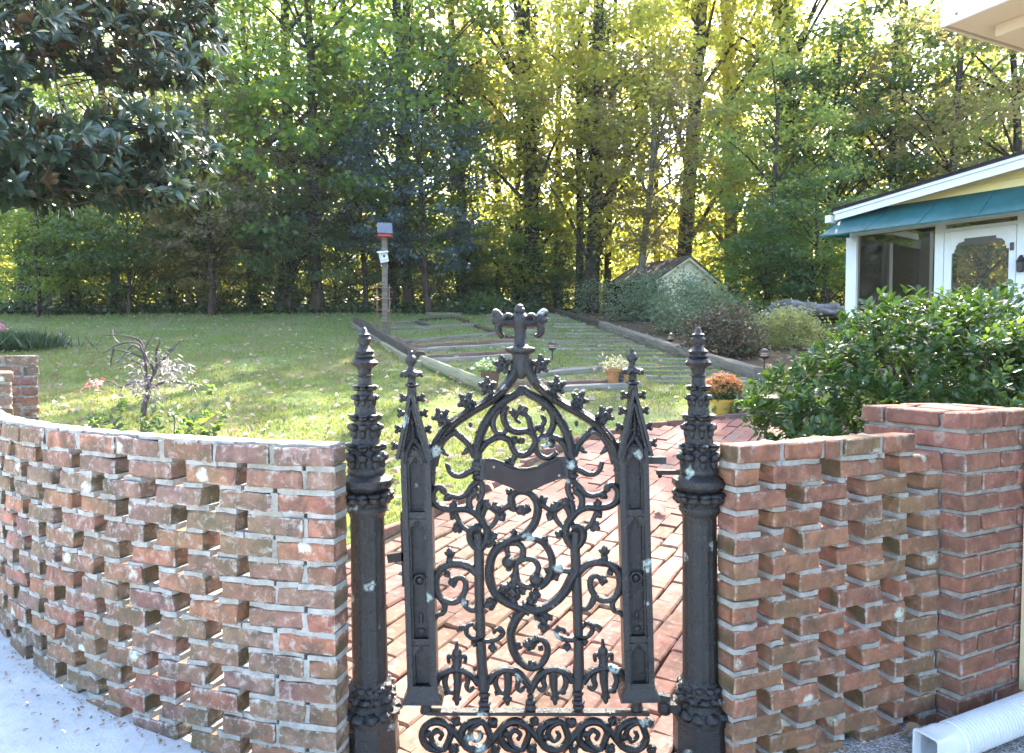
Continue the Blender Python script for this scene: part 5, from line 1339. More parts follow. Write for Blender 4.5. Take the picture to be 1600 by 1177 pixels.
# ------------------------------------------------------------------ shed
sc_ = at(1028, 430, 21.0); gz0 = gz(4.3, 21.0)
shed = empty('shed', (sc_.x, 21.0, gz0), 'small garden shed with cream gable front and mossy brown roof', 'shed', None, math.radians(24))
hw = at(1028, 433, 21.0).z - gz0; hr = hw + 0.62; fw, dp = 2.05, 2.6
mb = MB(); mb.prism([(0, -0.1), (fw, -0.1), (fw, hw), (fw / 2, hr), (0, hw)], 0.0, 0.06); mb.build('front_wall', M['cream'], shed)
for i in range(9):
    mb = MB(); x = 0.02 + i * fw / 9; top = hw + (hr - hw) * (1 - abs((x + 0.1) - fw / 2) / (fw / 2)) - 0.02; mb.box((x + fw / 18, -0.008, top / 2), (fw / 9 - 0.02, 0.014, top)); mb.build('board', M['cream'], shed)
mb = MB(); mb.box((0.03, dp / 2 + 0.06, hw / 2), (0.06, dp, hw)); mb.build('side_wall', M['shed_shade'], shed)
for i in range(6):
    mb = MB(); mb.box((-0.008, dp / 2 + 0.06, 0.12 + i * hw / 6), (0.016, dp, hw / 6 - 0.025)); mb.build('board', M['shed_shade'], shed)
mb = MB(); mb.box((fw / 2, 2.63, hw / 2), (fw - 0.1, 0.05, hw)); mb.build('back_wall', M['shed_shade'], shed)
mb = MB(); mb.box((fw - 0.03, dp / 2 + 0.06, hw / 2), (0.06, dp, hw)); mb.build('side_wall', M['cream'], shed)
mb = MB()
for s in (-1, 1):
    a = Vector((fw / 2 + s * (fw / 2 + 0.18), dp / 2, hw - 0.09)); b = Vector((fw / 2, dp / 2, hr + 0.03)); mb.bar(a, b, dp + 0.35, 0.05)
mb.build('roof', M['shed_roof'], shed)
for s in (-1, 1):
    mb = MB(); mb.bar((fw / 2 + s * (fw / 2 + 0.16), -0.13, hw - 0.14), (fw / 2, -0.13, hr - 0.03), 0.03, 0.09); mb.build('barge_board', M['cream'], shed)
dr = MB(); dr.box((1.25, -0.03, 0.62), (0.62, 0.02, 1.3)); do = dr.build('door', M['white_old'], shed)
mb = MB(); mb.box((1.0, -0.045, 0.7), (0.03, 0.012, 0.03)); mb.build('handle', M['black_metal'], do)
mb = MB(); ringp = [Vector((1.66 + 0.13 * math.cos(t), -0.03, 1.05 + 0.16 * math.sin(t))) for t in [2 * math.pi * i / 16 for i in range(17)]]; mb.tube(ringp, 0.015, 6, False); mb.bar((1.53, -0.03, 1.05), (1.79, -0.03, 1.05), 0.012, 0.02); mb.build('round_ornament', M['black_metal'], shed, True)

# ------------------------------------------------------------------ rock, dark step
rk = MB(); rk.blob((0, 0, 0), 1.0, (0.95, 0.8, 0.26), None, 40, 24, 0.28, 4.0)
for v in rk.V:
    v.z += 0.10 * mnoise.noise(v * 2.3) + 0.05 * mnoise.noise(v * 5.1); v.x += 0.12 * mnoise.noise(v * 1.7 + Vector((5, 0, 0)))
ro = rk.build('boulder', M['rock'], None, True); c = at(1258, 478, 16.0); ro.location = (c.x, 16.0, c.z - 0.16); tag(ro, 'low grey boulder half buried behind the shrubs, left of the porch', 'boulder')
g = gnd(1165, 652); st_ = empty('garden_step', g, 'low dark stained wooden step by the hedge', 'step', None, math.radians(-14))
mb = MB(); mb.box((0.22, 0.2, 0.09), (0.60, 0.5, 0.18)); mb.build('riser', M['step'], st_)
mb = MB(); mb.box((0.22, 0.2, 0.195), (0.64, 0.54, 0.028)); mb.build('tread', M['step'], st_)

# ------------------------------------------------------------------ foliage
def unit(v): return v / np.maximum(1e-9, np.linalg.norm(v, axis=-1, keepdims=True))
def leaves(P, D, N, L, W, fold=0.18, fine=False):
    """P base points, D directions, N upward normals, L lengths, W half widths -> vertices and triangles"""
    D = unit(D); Sd = unit(np.cross(D, N)); U = np.cross(Sd, D); n = len(P); L = L[:, None]; W = W[:, None]
    if not fine:
        V = np.stack([P, P + D * L * 0.45 + Sd * W + U * W * fold, P + D * L, P + D * L * 0.45 - Sd * W + U * W * fold], 1).reshape(-1, 3)
        b = np.arange(n)[:, None] * 4; F = np.concatenate([b + np.array([[0, 1, 2]]), b + np.array([[0, 2, 3]])], 0)
    else:
        V = np.stack([P, P + D * L * 0.30 + Sd * W * 0.85 + U * W * fold * 1.6, P + D * L * 0.68 + Sd * W * 0.8 + U * W * fold, P + D * L - U * L * 0.08,
                      P + D * L * 0.68 - Sd * W * 0.8 + U * W * fold, P + D * L * 0.30 - Sd * W * 0.85 + U * W * fold * 1.6, P + D * L * 0.5 ], 1).reshape(-1, 3)
        b = np.arange(n)[:, None] * 7; F = np.concatenate([b + np.array([t]) for t in ([0, 1, 6], [1, 2, 6], [2, 3, 6], [3, 4, 6], [4, 5, 6], [5, 0, 6])], 0)
    return V, F
def rand_dirs(n, rng): return unit(rng.normal(size=(n, 3)))
def cluster_leaves(C, per, spread, L, W, rng, flat=0.45, droop=0.25, up=1.0, fine=False, normal_jit=0.55):
    n = len(C) * per; cid = np.repeat(np.arange(len(C)), per)
    off = rng.normal(size=(n, 3)) * np.array([1, 1, flat]) * spread
    P = C[cid] + off
    D = off * np.array([1, 1, 0.3]) + rng.normal(size=(n, 3)) * spread * 0.7; D = unit(D); D[:, 2] -= droop
    N = np.array([0, 0, up]) + rng.normal(size=(n, 3)) * normal_jit
    l = L * rng.uniform(0.65, 1.25, n); w = W * rng.uniform(0.7, 1.2, n)
    return leaves(P, D, N, l, w, fine=fine)
def shell_points(n, rad, rng, inner=0.45, lump=0.25, seed=0.0):
    d = rand_dirs(n, rng); r = inner + (1 - inner) * rng.random(n) ** 0.5
    f = np.array([1 + lump * mnoise.noise(Vector(v * 1.9) + Vector((seed, 0, 0))) for v in d])
    return d * (r * f)[:, None] * np.array(rad)

def trunk_mesh(h, r, rng, lean=(0, 0), limbs=(), taper=0.45, n=9, wob=0.12):
    mb = MB(); k = 10; pts = []
    for i in range(k + 1):
        t = i / k; pts.append(Vector((lean[0] * t + wob * mnoise.noise(Vector((t * 2.5, rng.random() * 0.2 + h, 0))), lean[1] * t + wob * mnoise.noise(Vector((0, t * 2.5, h + 3))), h * t - 0.25)))
    mb.tube(pts, [r * (1.25 if i == 0 else 1) * (1 - (1 - taper) * i / k) for i in range(k + 1)], n)
    for e, frac, lr in limbs:
        i = min(k - 1, int(frac * k)); b = pts[i]; e = Vector(e); mid = b.lerp(e, 0.55) + Vector((0, 0, 0.12 * (e - b).length * 0.5))
        mb.tube(catmull([b, mid, e], 4), [lr * (1 - 0.8 * q / 8) for q in range(9)], 6)
    return mb, pts
def tree_proto(name, h, crown_z, rad, nclus, per, spread, L, W, tr, rng, flat=0.4, droop=0.25, bare=False, seed=0.0, inner=0.35):
    C = shell_points(nclus, rad, rng, inner, 0.35, seed) + np.array([0, 0, crown_z])
    C = C[C[:, 2] > 0.6]
    if h > 12: C = C[(C[:, 2] < 9.5) | (rng.random(len(C)) < 0.45)]
    V, F = cluster_leaves(C, per, spread, L, W, rng, flat, droop)
    cm = np_mesh('crown', V, F)
    sel = C[rng.choice(len(C), min(len(C), 22), False)]
    limbs = [(Vector(c), min(0.92, max(0.15, (c[2] - 0.28 * math.hypot(c[0], c[1]) - 0.3) / h)), tr * 0.30) for c in sel]
    mb, pts = trunk_mesh(h, tr, rng, limbs=limbs)
    return cm, mb.mesh('trunk', True), C
rng = np.random.default_rng(5)
TP = {}
# tall woodland trees with high crowns
for i in range(4): TP['tall%d' % i] = tree_proto('tall', 17.0, 8.6, (3.6, 3.0, 7.8), 245, 62, 0.27, 0.19, 0.064, 0.25, np.random.default_rng(20 + i), 0.45, 0.35, seed=i * 3.3)
for i in range(3): TP['slim%d' % i] = tree_proto('slim', 17.5, 10.5, (2.1, 2.0, 6.6), 78, 58, 0.27, 0.19, 0.064, 0.17, np.random.default_rng(120 + i), 0.45, 0.35, seed=i * 1.7)
for i in range(3): TP['mid%d' % i] = tree_proto('mid', 8.0, 5.2, (2.9, 2.7, 3.9), 135, 58, 0.22, 0.155, 0.054, 0.13, np.random.default_rng(40 + i), 0.38, 0.3, seed=i * 5.1)
for i in range(3): TP['low%d' % i] = tree_proto('low', 3.4, 2.2, (2.2, 1.9, 1.75), 150, 60, 0.20, 0.12, 0.042, 0.07, np.random.default_rng(60 + i), 0.32, 0.25, seed=i * 2.1, inner=0.5)
def ivy_mesh(r, h, n, rng, size=0.11):
    z = rng.random(n) ** 0.8 * h; th = rng.random(n) * 2 * np.pi; rr = r * (1.2 + 0.55 * rng.random(n)) * (1 - 0.4 * z / 16)
    P = np.stack([rr * np.cos(th), rr * np.sin(th), z], 1); out = np.stack([np.cos(th), np.sin(th), np.zeros(n)], 1)
    D = out * 0.6 + rng.normal(size=(n, 3)) * 0.5 + np.array([0, 0, -0.5]); N = out + rng.normal(size=(n, 3)) * 0.3
    V, F = leaves(P, D, N, size * rng.uniform(0.6, 1.2, n), size * 0.42 * rng.uniform(0.7, 1.2, n)); return np_mesh('ivy', V, F)
IVY = ivy_mesh(0.24, 9.5, 2600, rng)

def omat(o, mat):
    if not o.data.materials: o.data.materials.append(None)
    o.material_slots[0].link = 'OBJECT'; o.material_slots[0].material = mat
def plant_tree(proto, px, Y, scale, leafmat, barkmat, label, name='tree', group=None, sz=None, ivy=False, rz=None, dz=0.0):
    X = at(px, 480, Y).x; g = Vector((X, Y, gz(X, Y) + dz))
    root = empty(name, g, label, 'tree', group, R.uniform(0, 6.28) if rz is None else rz)
    root.rotation_euler[0] = R.gauss(0, 0.025); root.rotation_euler[1] = R.gauss(0, 0.03); sz = sz or scale; root.scale = (scale, scale, sz)
    cm, tm, _ = TP[proto]
    o = link('crown', cm, None, root); omat(o, M[leafmat]); o = link('trunk', tm, None, root); omat(o, M[barkmat])
    if ivy: o = link('ivy', IVY, None, root); omat(o, M['leaf_ivy'])
    return root
GRP = 'woodland trees behind the lawn'
FOREST = [
 ('tall0', 40, 27, 1.0, 'leaf_green', 'bark', 0, 'green tree rising behind the magnolia at the far left'),
 ('slim1', 185, 25.5, 0.95, 'leaf_olive', 'bark', 0, 'dark-trunked olive tree behind the magnolia branches'),
 ('tall2', 320, 27.5, 1.0, 'leaf_lime', 'bark', 0, 'lime green tree just right of the magnolia'),
 ('tall3', 455, 24.5, 0.95, 'leaf_green', 'bark', 0, 'deep green maple left of the birdhouse, slim dark trunk'),
 ('slim2', 545, 26, 1.0, 'leaf_green', 'bark', 1, 'thick deep green maple right behind the birdhouse'),
 ('tall1', 612, 24.0, 0.9, 'leaf_green', 'bark', 0, 'deep green maple spreading above the blue-green smoke tree'),
 ('slim0', 735, 25.5, 1.05, 'leaf_olive', 'bark', 1, 'brown leaning ivy-clad trunk right of the smoke tree'),
 ('slim0', 772, 29, 1.0, 'leaf_yellow', 'bark', 0, 'thin dark trunk between the two ivy trunks left of the gate finial'),
 ('tall0', 832, 25, 1.15, 'leaf_yellow', 'bark', 1, 'stout black ivy-covered trunk right above the gate finial'),
 ('slim1', 872, 27, 0.9, 'leaf_yellow', 'bark', 0, 'slender dark trunk just right of the stout ivy trunk'),
 ('slim2', 902, 25, 0.85, 'leaf_lime', 'bark', 0, 'slim dark trunk, left one of the close pair near the shed'),
 ('tall3', 922, 24.5, 1.05, 'leaf_yellow', 'bark', 1, 'thick dark trunk, right one of the close pair near the shed'),
 ('slim0', 948, 27, 0.85, 'leaf_yellow', 'bark', 0, 'narrow trunk immediately left of the shed'),
 ('tall1', 1062, 26.5, 1.15, 'leaf_yellow', 'bark', 0, 'broad yellow tree standing right behind the shed ridge'),
 ('tall2', 1146, 28.5, 1.1, 'leaf_yellow', 'bark_pale', 0, 'pale straight trunk with yellow crown right of the shed'),
 ('tall3', 1242, 27, 1.1, 'leaf_yellow', 'bark', 1, 'ivy-wrapped trunk with golden leaves above the green thicket'),
 ('slim1', 1340, 30, 1.05, 'leaf_olive', 'bark', 0, 'brownish-gold tree above the porch roof corner'),
 ('tall1', 1400, 27, 1.0, 'leaf_yellow', 'bark', 1, 'forked tall tree with ivy rising over the porch roof'),
 ('tall2', 1530, 30, 0.95, 'leaf_olive', 'bark', 0, 'sparse crooked tree at the right under the white eave'),
 ('mid0', 110, 23.5, 0.9, 'leaf_green', 'bark', 0, 'low green tree under the magnolia'),
 ('mid1', 330, 21.5, 0.85, 'leaf_dogwood', 'bark', 0, 'dogwood with dusty pink-green leaves left of the birdhouse'),
 ('mid2', 440, 23.2, 0.80, 'leaf_dogwood', 'bark', 0, 'second dogwood, nearer the birdhouse, with brownish sprays'),
 ('mid0', 672, 22.4, 0.90, 'leaf_smoke', 'bark', 0, 'dense blue-green smoke tree right of the birdhouse'),
 ('mid1', 570, 23.0, 0.74, 'leaf_smoke', 'bark', 0, 'lower blue-green bush tree directly behind the birdhouse post'),
 ('mid2', 1000, 22.6, 0.98, 'leaf_olive', 'bark_pale', 0, 'pinkish-olive dogwood leaning in front of the shed'),
 ('mid0', 1200, 20.5, 0.82, 'leaf_lime', 'bark', 0, 'bright green tree between the shed and the porch'),
 ('mid1', 1290, 24.0, 1.15, 'leaf_dark', 'bark', 0, 'dark evergreen tree left of the porch awning'),
 ('mid2', 1390, 24.5, 1.25, 'leaf_dark', 'bark', 0, 'dark tree mass above the porch roof edge'),
 ('mid0', 1480, 22.0, 1.15, 'leaf_olive', 'bark', 0, 'olive-brown tree behind the porch roof, right part'),
 ('mid1', 1590, 22.0, 1.25, 'leaf_lime', 'bark', 0, 'lime tree at the right picture edge above the roof'),
 ('mid1', 500, 22.6, 1.5, 'leaf_green', 'bark', 0, 'spreading green maple left above the birdhouse'),
 ('mid2', 640, 23.6, 1.45, 'leaf_green', 'bark', 0, 'spreading green maple right above the birdhouse'),
 ('mid0', 400, 24.6, 1.4, 'leaf_lime', 'bark', 0, 'light green maple between the magnolia and the birdhouse'),
 ('low0', 60, 21.5, 0.95, 'leaf_lime', 'bark', 0, 'low lime shrub tree at the far left lawn edge'),
 ('low1', 200, 22.0, 1.0, 'leaf_dark', 'bark', 0, 'dark thicket bush behind the lace-leaf maple'),
 ('low2', 330, 22.4, 1.0, 'leaf_olive', 'bark', 0, 'olive bush at the lawn edge right of the lace-leaf maple'),
 ('low0', 455, 22.4, 1.0, 'leaf_dark', 'bark', 0, 'dark bush at the lawn edge left of the trellis'),
 ('low1', 120, 23.0, 0.8, 'leaf_dark', 'bark', 0, 'dark low bush at the wood edge, second from the left'),
 ('low2', 265, 23.4, 0.85, 'leaf_dark', 'bark', 0, 'dark low bush behind the lawn, straight above the lace-leaf maple'),
 ('low0', 390, 23.6, 0.85, 'leaf_dark', 'bark', 0, 'dark low bush below the dusty dogwood'),
 ('low1', 525, 23.6, 0.8, 'leaf_dark', 'bark', 0, 'dark low bush just left of the birdhouse post'),
 ('low2', 640, 24.2, 0.85, 'leaf_dark', 'bark', 0, 'dark low bush right of the trellis'),
 ('low0', 715, 25.2, 0.85, 'leaf_dark', 'bark', 0, 'dark low bush behind the bird bath'),
 ('low2', 775, 25.6, 0.8, 'leaf_green', 'bark', 0, 'green low bush between bird bath and gate finial'),
 ('low1', 865, 26.5, 0.8, 'leaf_dark', 'bark', 0, 'dark low bush behind the slender trunks right of the finial'),
 ('low1', 810, 25.5, 1.0, 'leaf_lime', 'bark', 0, 'light green undergrowth bush behind the gate finial'),
 ('low2', 1270, 18.5, 0.95, 'leaf_dark', 'bark', 0, 'dark green bush behind the grey boulder'),
 ('low0', 1195, 19.5, 0.7, 'leaf_green', 'bark', 0, 'green bush in front of the shed right side'),
 ('low1', 1385, 17.0, 0.8, 'leaf_lime', 'bark', 0, 'light green bush seen through the porch screens'),
]
TALLER = {1062: 1.38, 1146: 1.36, 1242: 1.2}
for pr_, px, Y, s, lm, bm_, iv, lab in FOREST:
    plant_tree(pr_, px, Y, s, lm, bm_, lab, 'tree' if pr_[0] != 'l' else 'bush', GRP if pr_[0] != 'l' else 'bushes at the wood edge', s * TALLER.get(px, 1.0), bool(iv))
# crimson creeper high on the stout trunk
cv = at(818, 150, 24.2); C = np.array([[cv.x, cv.y, cv.z]]) + np.random.default_rng(3).normal(size=(14, 3)) * np.array([0.22, 0.15, 0.25])
V, F = cluster_leaves(C, 14, 0.12, 0.16, 0.06, np.random.default_rng(4)); o = link('creeper', np_mesh('creeper', V, F), M['leaf_crimson']); tag(o, 'crimson creeper leaves high on the stout ivy trunk', 'creeper')
# the wood farther back: one mass
r2 = np.random.default_rng(77); n = 1000
Y = 30 + 26 * r2.random(n) ** 1.3; X = (r2.random(n) * 2 - 1) * 0.86 * Y; top = 5 + 9.5 * r2.random(n)
hole = np.array([mnoise.noise(Vector((x / y * 7, t * 0.28, 4.0))) for x, y, t in zip(X, Y, top)])
Z = np.array([gz(x, y) for x, y in zip(X, Y)]) + r2.random(n) ** 0.75 * top * 1.15
C = np.stack([X, Y, Z], 1)[hole > -0.22]
nl = 2300; Yl = 27.5 + 21 * r2.random(nl); Xl = (r2.random(nl) * 2 - 1) * 0.86 * Yl
Cl = np.stack([Xl, Yl, np.array([gz(x, y) for x, y in zip(Xl, Yl)]) + 0.2 + 4.6 * r2.random(nl) ** 1.2], 1); C = np.concatenate([C, Cl])
V, F = cluster_leaves(C, 50, 0.70, 0.30, 0.10, r2, 0.6, 0.3)
o = link('woodland', np_mesh('woodland', V, F), M['leaf_yellow']); tag(o, kind='stuff')
mb = MB()
for i in range(70):
    y = 28 + 20 * R.random(); x = R.uniform(-0.8, 0.8) * y; z = gz(x, y); h = R.uniform(9, 15); ln_ = R.gauss(0, 0.5)
    mb.tube([(x, y, z - 0.3), (x + ln_ * 0.4, y, z + h * 0.5), (x + ln_, y, z + h)], [R.uniform(0.08, 0.2), 0.1, 0.05], 6)
tag(mb.build('woodland_trunks', M['bark'], None, True), kind='stuff')
# ivy ground cover at the wood edge
r3 = np.random.default_rng(9); n = 34000
X = (r3.random(n) * 2 - 1) * 20; e = np.array([22.4 + 0.5 * mnoise.noise(Vector((x * 0.35, 0, 0))) - 0.0035 * min(0, x + 4) ** 2 * 0.8 for x in X]); Y = e + 5.0 * r3.random(n) ** 1.5
Z = np.array([gz(x, y) for x, y in zip(X, Y)]) + r3.random(n) ** 1.5 * (0.15 + 0.42 * np.clip(Y - e, 0, 2.2))
ok = ~((X > 1.0) & (Y < 24)) & ~((X > 2.5) & (X < 7) & (Y < 25)); P = np.stack([X, Y, Z], 1)[ok]; n = len(P)
V, F = leaves(P, rand_dirs(n, r3) * np.array([1, 1, 0.5]), np.array([0, -0.5, 1]) + r3.normal(size=(n, 3)) * 0.5, 0.15 * r3.uniform(0.6, 1.3, n), 0.06 * r3.uniform(0.7, 1.2, n))
tag(link('ivy_ground_cover', np_mesh('ivy_ground_cover', V, F), M['leaf_ivy']), kind='stuff')

# ------------------------------------------------------------------ magnolia: boughs of big glossy leaves at upper left
mg = empty('magnolia_tree', (-8.2, 8.6, gz(-8.2, 8.6)), 'magnolia with big glossy dark leaves hanging in from the upper left', 'tree')
base = mg.location; r4 = np.random.default_rng(31)
mbt, pts = trunk_mesh(9.5, 0.26, r4, lean=(0.3, 0.0), wob=0.2)
targets = []
def add_spray(px, py, Y, n, sx, sy, sd):
    c = at(px, py, Y); k = Y / FPX
    for _ in range(int(n * 2.0)): targets.append((c.x + r4.normal() * sx * k, Y + r4.normal() * sd, c.z + r4.normal() * sy * k))
add_spray(60, 20, 8.0, 46, 75, 40, 0.6); add_spray(190, 30, 8.2, 34, 65, 32, 0.5); add_spray(150, 90, 8.0, 22, 80, 16, 0.4); add_spray(330, 50, 8.6, 8, 16, 13, 0.25); add_spray(270, 95, 8.4, 12, 20, 18, 0.3); add_spray(300, 20, 8.6, 12, 30, 18, 0.3)
add_spray(20, 160, 7.8, 20, 20, 40, 0.4); add_spray(60, 235, 8.0, 42, 65, 34, 0.5); add_spray(170, 245, 8.2, 42, 60, 28, 0.5); add_spray(270, 225, 8.4, 16, 22, 16, 0.3); add_spray(90, 290, 8.0, 26, 70, 20, 0.4); add_spray(200, 300, 8.1, 12, 30, 16, 0.3); add_spray(20, 310, 7.8, 12, 25, 16, 0.3); add_spray(250, 285, 8.3, 8, 20, 8, 0.3)
add_spray(-120, 150, 8.4, 60, 90, 150, 1.2); add_spray(-60, -160, 8.4, 60, 180, 90, 1.2); add_spray(200, -120, 8.6, 30, 110, 60, 0.7)
T = np.array(targets); q_ = np.array([(CX + FPX * x / y, CY - FPX * (z - CAM_H) / y - 45) for x, y, z in T]); T = T[((q_[:, 0] - 115) / 68) ** 2 + ((q_[:, 1] - 158) / 34) ** 2 > 1.0]; q_ = np.array([(CX + FPX * x / y, CY - FPX * (z - CAM_H) / y - 45) for x, y, z in T]); T = T[(q_[:, 1] < 322) & (q_[:, 0] < 345)]; per = 15; n = len(T) * per; cid = np.repeat(np.arange(len(T)), per)
ax = unit(np.stack([0.7 + 0.4 * r4.normal(size=len(T)), 0.3 * r4.normal(size=len(T)) - 0.25, 0.15 + 0.35 * r4.normal(size=len(T))], 1))[cid]
th = r4.random(n) * 2 * np.pi; ref = unit(np.cross(ax, np.array([0.1, 0.2, 1.0]))); bn = np.cross(ax, ref)
rad = ref * np.cos(th)[:, None] + bn * np.sin(th)[:, None]
u = r4.random(n)
P = T[cid] + ax * (0.14 * u)[:, None]; D = rad * 0.9 + ax * (0.15 + 0.8 * u)[:, None] + np.array([0, 0, -0.25]); N = ax * 0.9 + np.array([0, 0, 0.5]) - rad * 0.3 + r4.normal(size=(n, 3)) * 0.25
V, F = leaves(P, D, N, 0.175 * r4.uniform(0.7, 1.2, n), 0.037 * r4.uniform(0.8, 1.2, n), 0.25, True)
o = link('crown', np_mesh('crown', V - np.array(base), F, True), M['leaf_magnolia'], mg)
tb = MB(); tp = [p + base for p in pts]
for j, (x, y, z) in enumerate(((-3.6, 8.6, 5.2), (-4.1, 8.4, 4.6), (-4.3, 8.3, 3.3), (-4.0, 8.4, 3.0), (-5.6, 8.0, 5.6), (-5.4, 8.0, 3.0), (-4.8, 8.2, 3.9), (-4.6, 8.6, 5.8), (-5.6, 8.1, 4.4))):
    b = min(tp, key=lambda p: abs(p.z - (z - 0.5))); e = Vector((x, y, z)); m_ = b.lerp(e, 0.5) + Vector((0, 0, 0.35)); bb_ = MB(); bb_.tube(catmull([b - base, m_ - base, e - base], 6), [0.07 * (1 - 0.85 * q / 12) for q in range(13)], 7); bb_.build('bough', M['bark'], mg, True)
for (x, y, z) in T[::2]:
    e = Vector((x, y, z)); s = e + Vector((-0.45, 0.05, -0.1 + 0.2 * r4.random())); tb.tube([s - base, e - base + Vector((0.05, 0, 0))], [0.010, 0.005], 5)
tag(tb.build('twigs', M['bark'], mg, True), kind='stuff'); mbt.build('trunk', M['bark'], mg, True)
r5 = np.random.default_rng(8); i_ = r5.choice(len(T), 10, False); P = T[i_] + np.array([0, -0.12, 0]); V, F = leaves(P, rand_dirs(10, r5) + np.array([0, 0, -0.7]), rand_dirs(10, r5) + np.array([0, -1, 0]), np.full(10, 0.15), np.full(10, 0.035), 0.2, True)
F1 = np.array([[0, 1, 6], [1, 2, 6], [2, 3, 6], [3, 4, 6], [4, 5, 6], [5, 0, 6]])
for k in range(10): link('yellow_leaf', np_mesh('yellow_leaf', V[k * 7:k * 7 + 7] - np.array(base), F1), M['leaf_straw'], mg)

# ------------------------------------------------------------------ shrubs
def shrub(name, loc, rad, nclus, per, spread, L, W, mat, label, seed, cat='shrub', stems=9, fine=False, flat=0.8, droop=0.05, inner=0.55, group=None, whorl=False, lump=0.3, zc=0.55):
    rg = np.random.default_rng(seed); loc = Vector(loc); root = empty(name, loc, label, cat, group)
    C = shell_points(nclus, rad, rg, inner, lump, seed * 1.3) + np.array([0, 0, rad[2] * zc]); C = C[C[:, 2] > 0.03]
    if whorl:
        nn = len(C) * per; cid = np.repeat(np.arange(len(C)), per); ax = unit((C - np.array([0, 0, rad[2] * 0.2])) / np.array(rad) * 0.8 + rg.normal(size=C.shape) * 0.35 + np.array([0, 0, 0.45]))[cid]
        th = rg.random(nn) * 2 * np.pi; ref = unit(np.cross(ax, np.array([0.3, 0.2, 1.0]))); bn = np.cross(ax, ref); rd_ = ref * np.cos(th)[:, None] + bn * np.sin(th)[:, None]; u = rg.random(nn)
        P = C[cid] + ax * ((u - 0.5) * spread * 2)[:, None] + rg.normal(size=(nn, 3)) * spread * 0.25; D = rd_ * 0.85 + ax * (0.1 + 0.9 * u)[:, None]; N = ax - rd_ * 0.2 + rg.normal(size=(nn, 3)) * 0.2
        V, F = leaves(P, D, N, L * rg.uniform(0.7, 1.25, nn), W * rg.uniform(0.8, 1.2, nn), 0.25, fine)
    else:
        V, F = cluster_leaves(C, per, spread, L, W, rg, flat, droop, fine=fine, normal_jit=0.8)
    link('crown', np_mesh('crown', V, F, fine), M[mat], root)
    mb = MB()
    for i in range(stems):
        c = C[rg.integers(len(C))]; e = Vector(c); b = Vector((rg.normal() * rad[0] * 0.12, rg.normal() * rad[1] * 0.12, -0.1)); mb.tube(catmull([b, b.lerp(e, 0.5) + Vector((0, 0, 0.12 * rad[2])), e], 4), [0.018 * max(0.5, rad[2]) * (1 - 0.75 * q / 8) for q in range(9)], 5)
    tag(mb.build('stems', M['bark_grey'], root, True), kind='stuff')
    return root
def gat(px, Y): X = at(px, 500, Y).x; return (X, Y, gz(X, Y))
# clipped broad-leaved hedge by the short wall
H0 = gat(1428, 5.0)
hd = shrub('hedge', (H0[0] + 0.0, 4.55, gz(H0[0], 4.55)), (1.2, 0.62, 0.80), 1500, 15, 0.05, 0.058, 0.0150, 'leaf_hedge', 'rounded glossy green hedge behind the short wall and brick pier, left lobe', 3, 'hedge', 26, True, inner=0.62, whorl=True, lump=0.22, zc=0.72, group='hedge behind the pier')
hd2 = shrub('hedge', (H0[0] + 1.05, 4.85, gz(H0[0], 4.75)), (1.2, 0.7, 0.87), 1450, 15, 0.05, 0.060, 0.0155, 'leaf_hedge', 'taller sunlit green hedge rising in front of the porch door', 4, 'hedge', 26, True, inner=0.62, whorl=True, lump=0.25, zc=0.72, group='hedge behind the pier')
# planted bed at the right
S1 = [('grey_shrub', gat(1005, 19.5), (0.9, 0.8, 0.80), 150, 32, 0.15, 0.085, 0.030, 'leaf_grey', 'open grey-green azalea, left of the two, in front of the shed', 11),
      ('grey_shrub', gat(1078, 16.2), (0.8, 0.8, 0.86), 150, 32, 0.15, 0.085, 0.028, 'leaf_grey', 'tall grey-green azalea just left of the right post tip', 12),
      ('red_shrub', gat(1130, 12.3), (0.68, 0.6, 0.58), 190, 36, 0.10, 0.055, 0.020, 'leaf_red', 'dense reddish-green shrub behind the right post tip', 13),
      ('pale_shrub', gat(1228, 13.5), (0.66, 0.6, 0.47), 140, 34, 0.11, 0.065, 0.022, 'leaf_pale', 'pale yellow-green shrub between the red shrub and the porch', 14),
      ('low_shrub', gat(925, 22.5), (0.6, 0.5, 0.75), 60, 20, 0.14, 0.085, 0.03, 'leaf_grey', 'small wispy shrub by the far end of the edging', 15),
      ('low_shrub', gat(1130, 17.5), (0.8, 0.6, 0.5), 80, 26, 0.15, 0.08, 0.028, 'leaf_grey', 'blue-green shrub behind the reddish shrub', 16),
      ('low_shrub', gat(1350, 11.6), (0.45, 0.4, 0.42), 50, 24, 0.09, 0.06, 0.022, 'leaf_pale', 'small pale shrub at the foot of the porch corner post', 17),
      ('fern', gat(760, 23.0), (0.55, 0.4, 0.4), 40, 22, 0.12, 0.15, 0.03, 'leaf_green', 'low green fern clump right of the bird bath', 18)]
for nm, loc, rad, nc, per, sp_, L, W, mat, lab, sd in S1: shrub(nm, loc, rad, nc, per, sp_, L, W, mat, lab, sd, group='shrubs in the garden beds', inner=0.4)
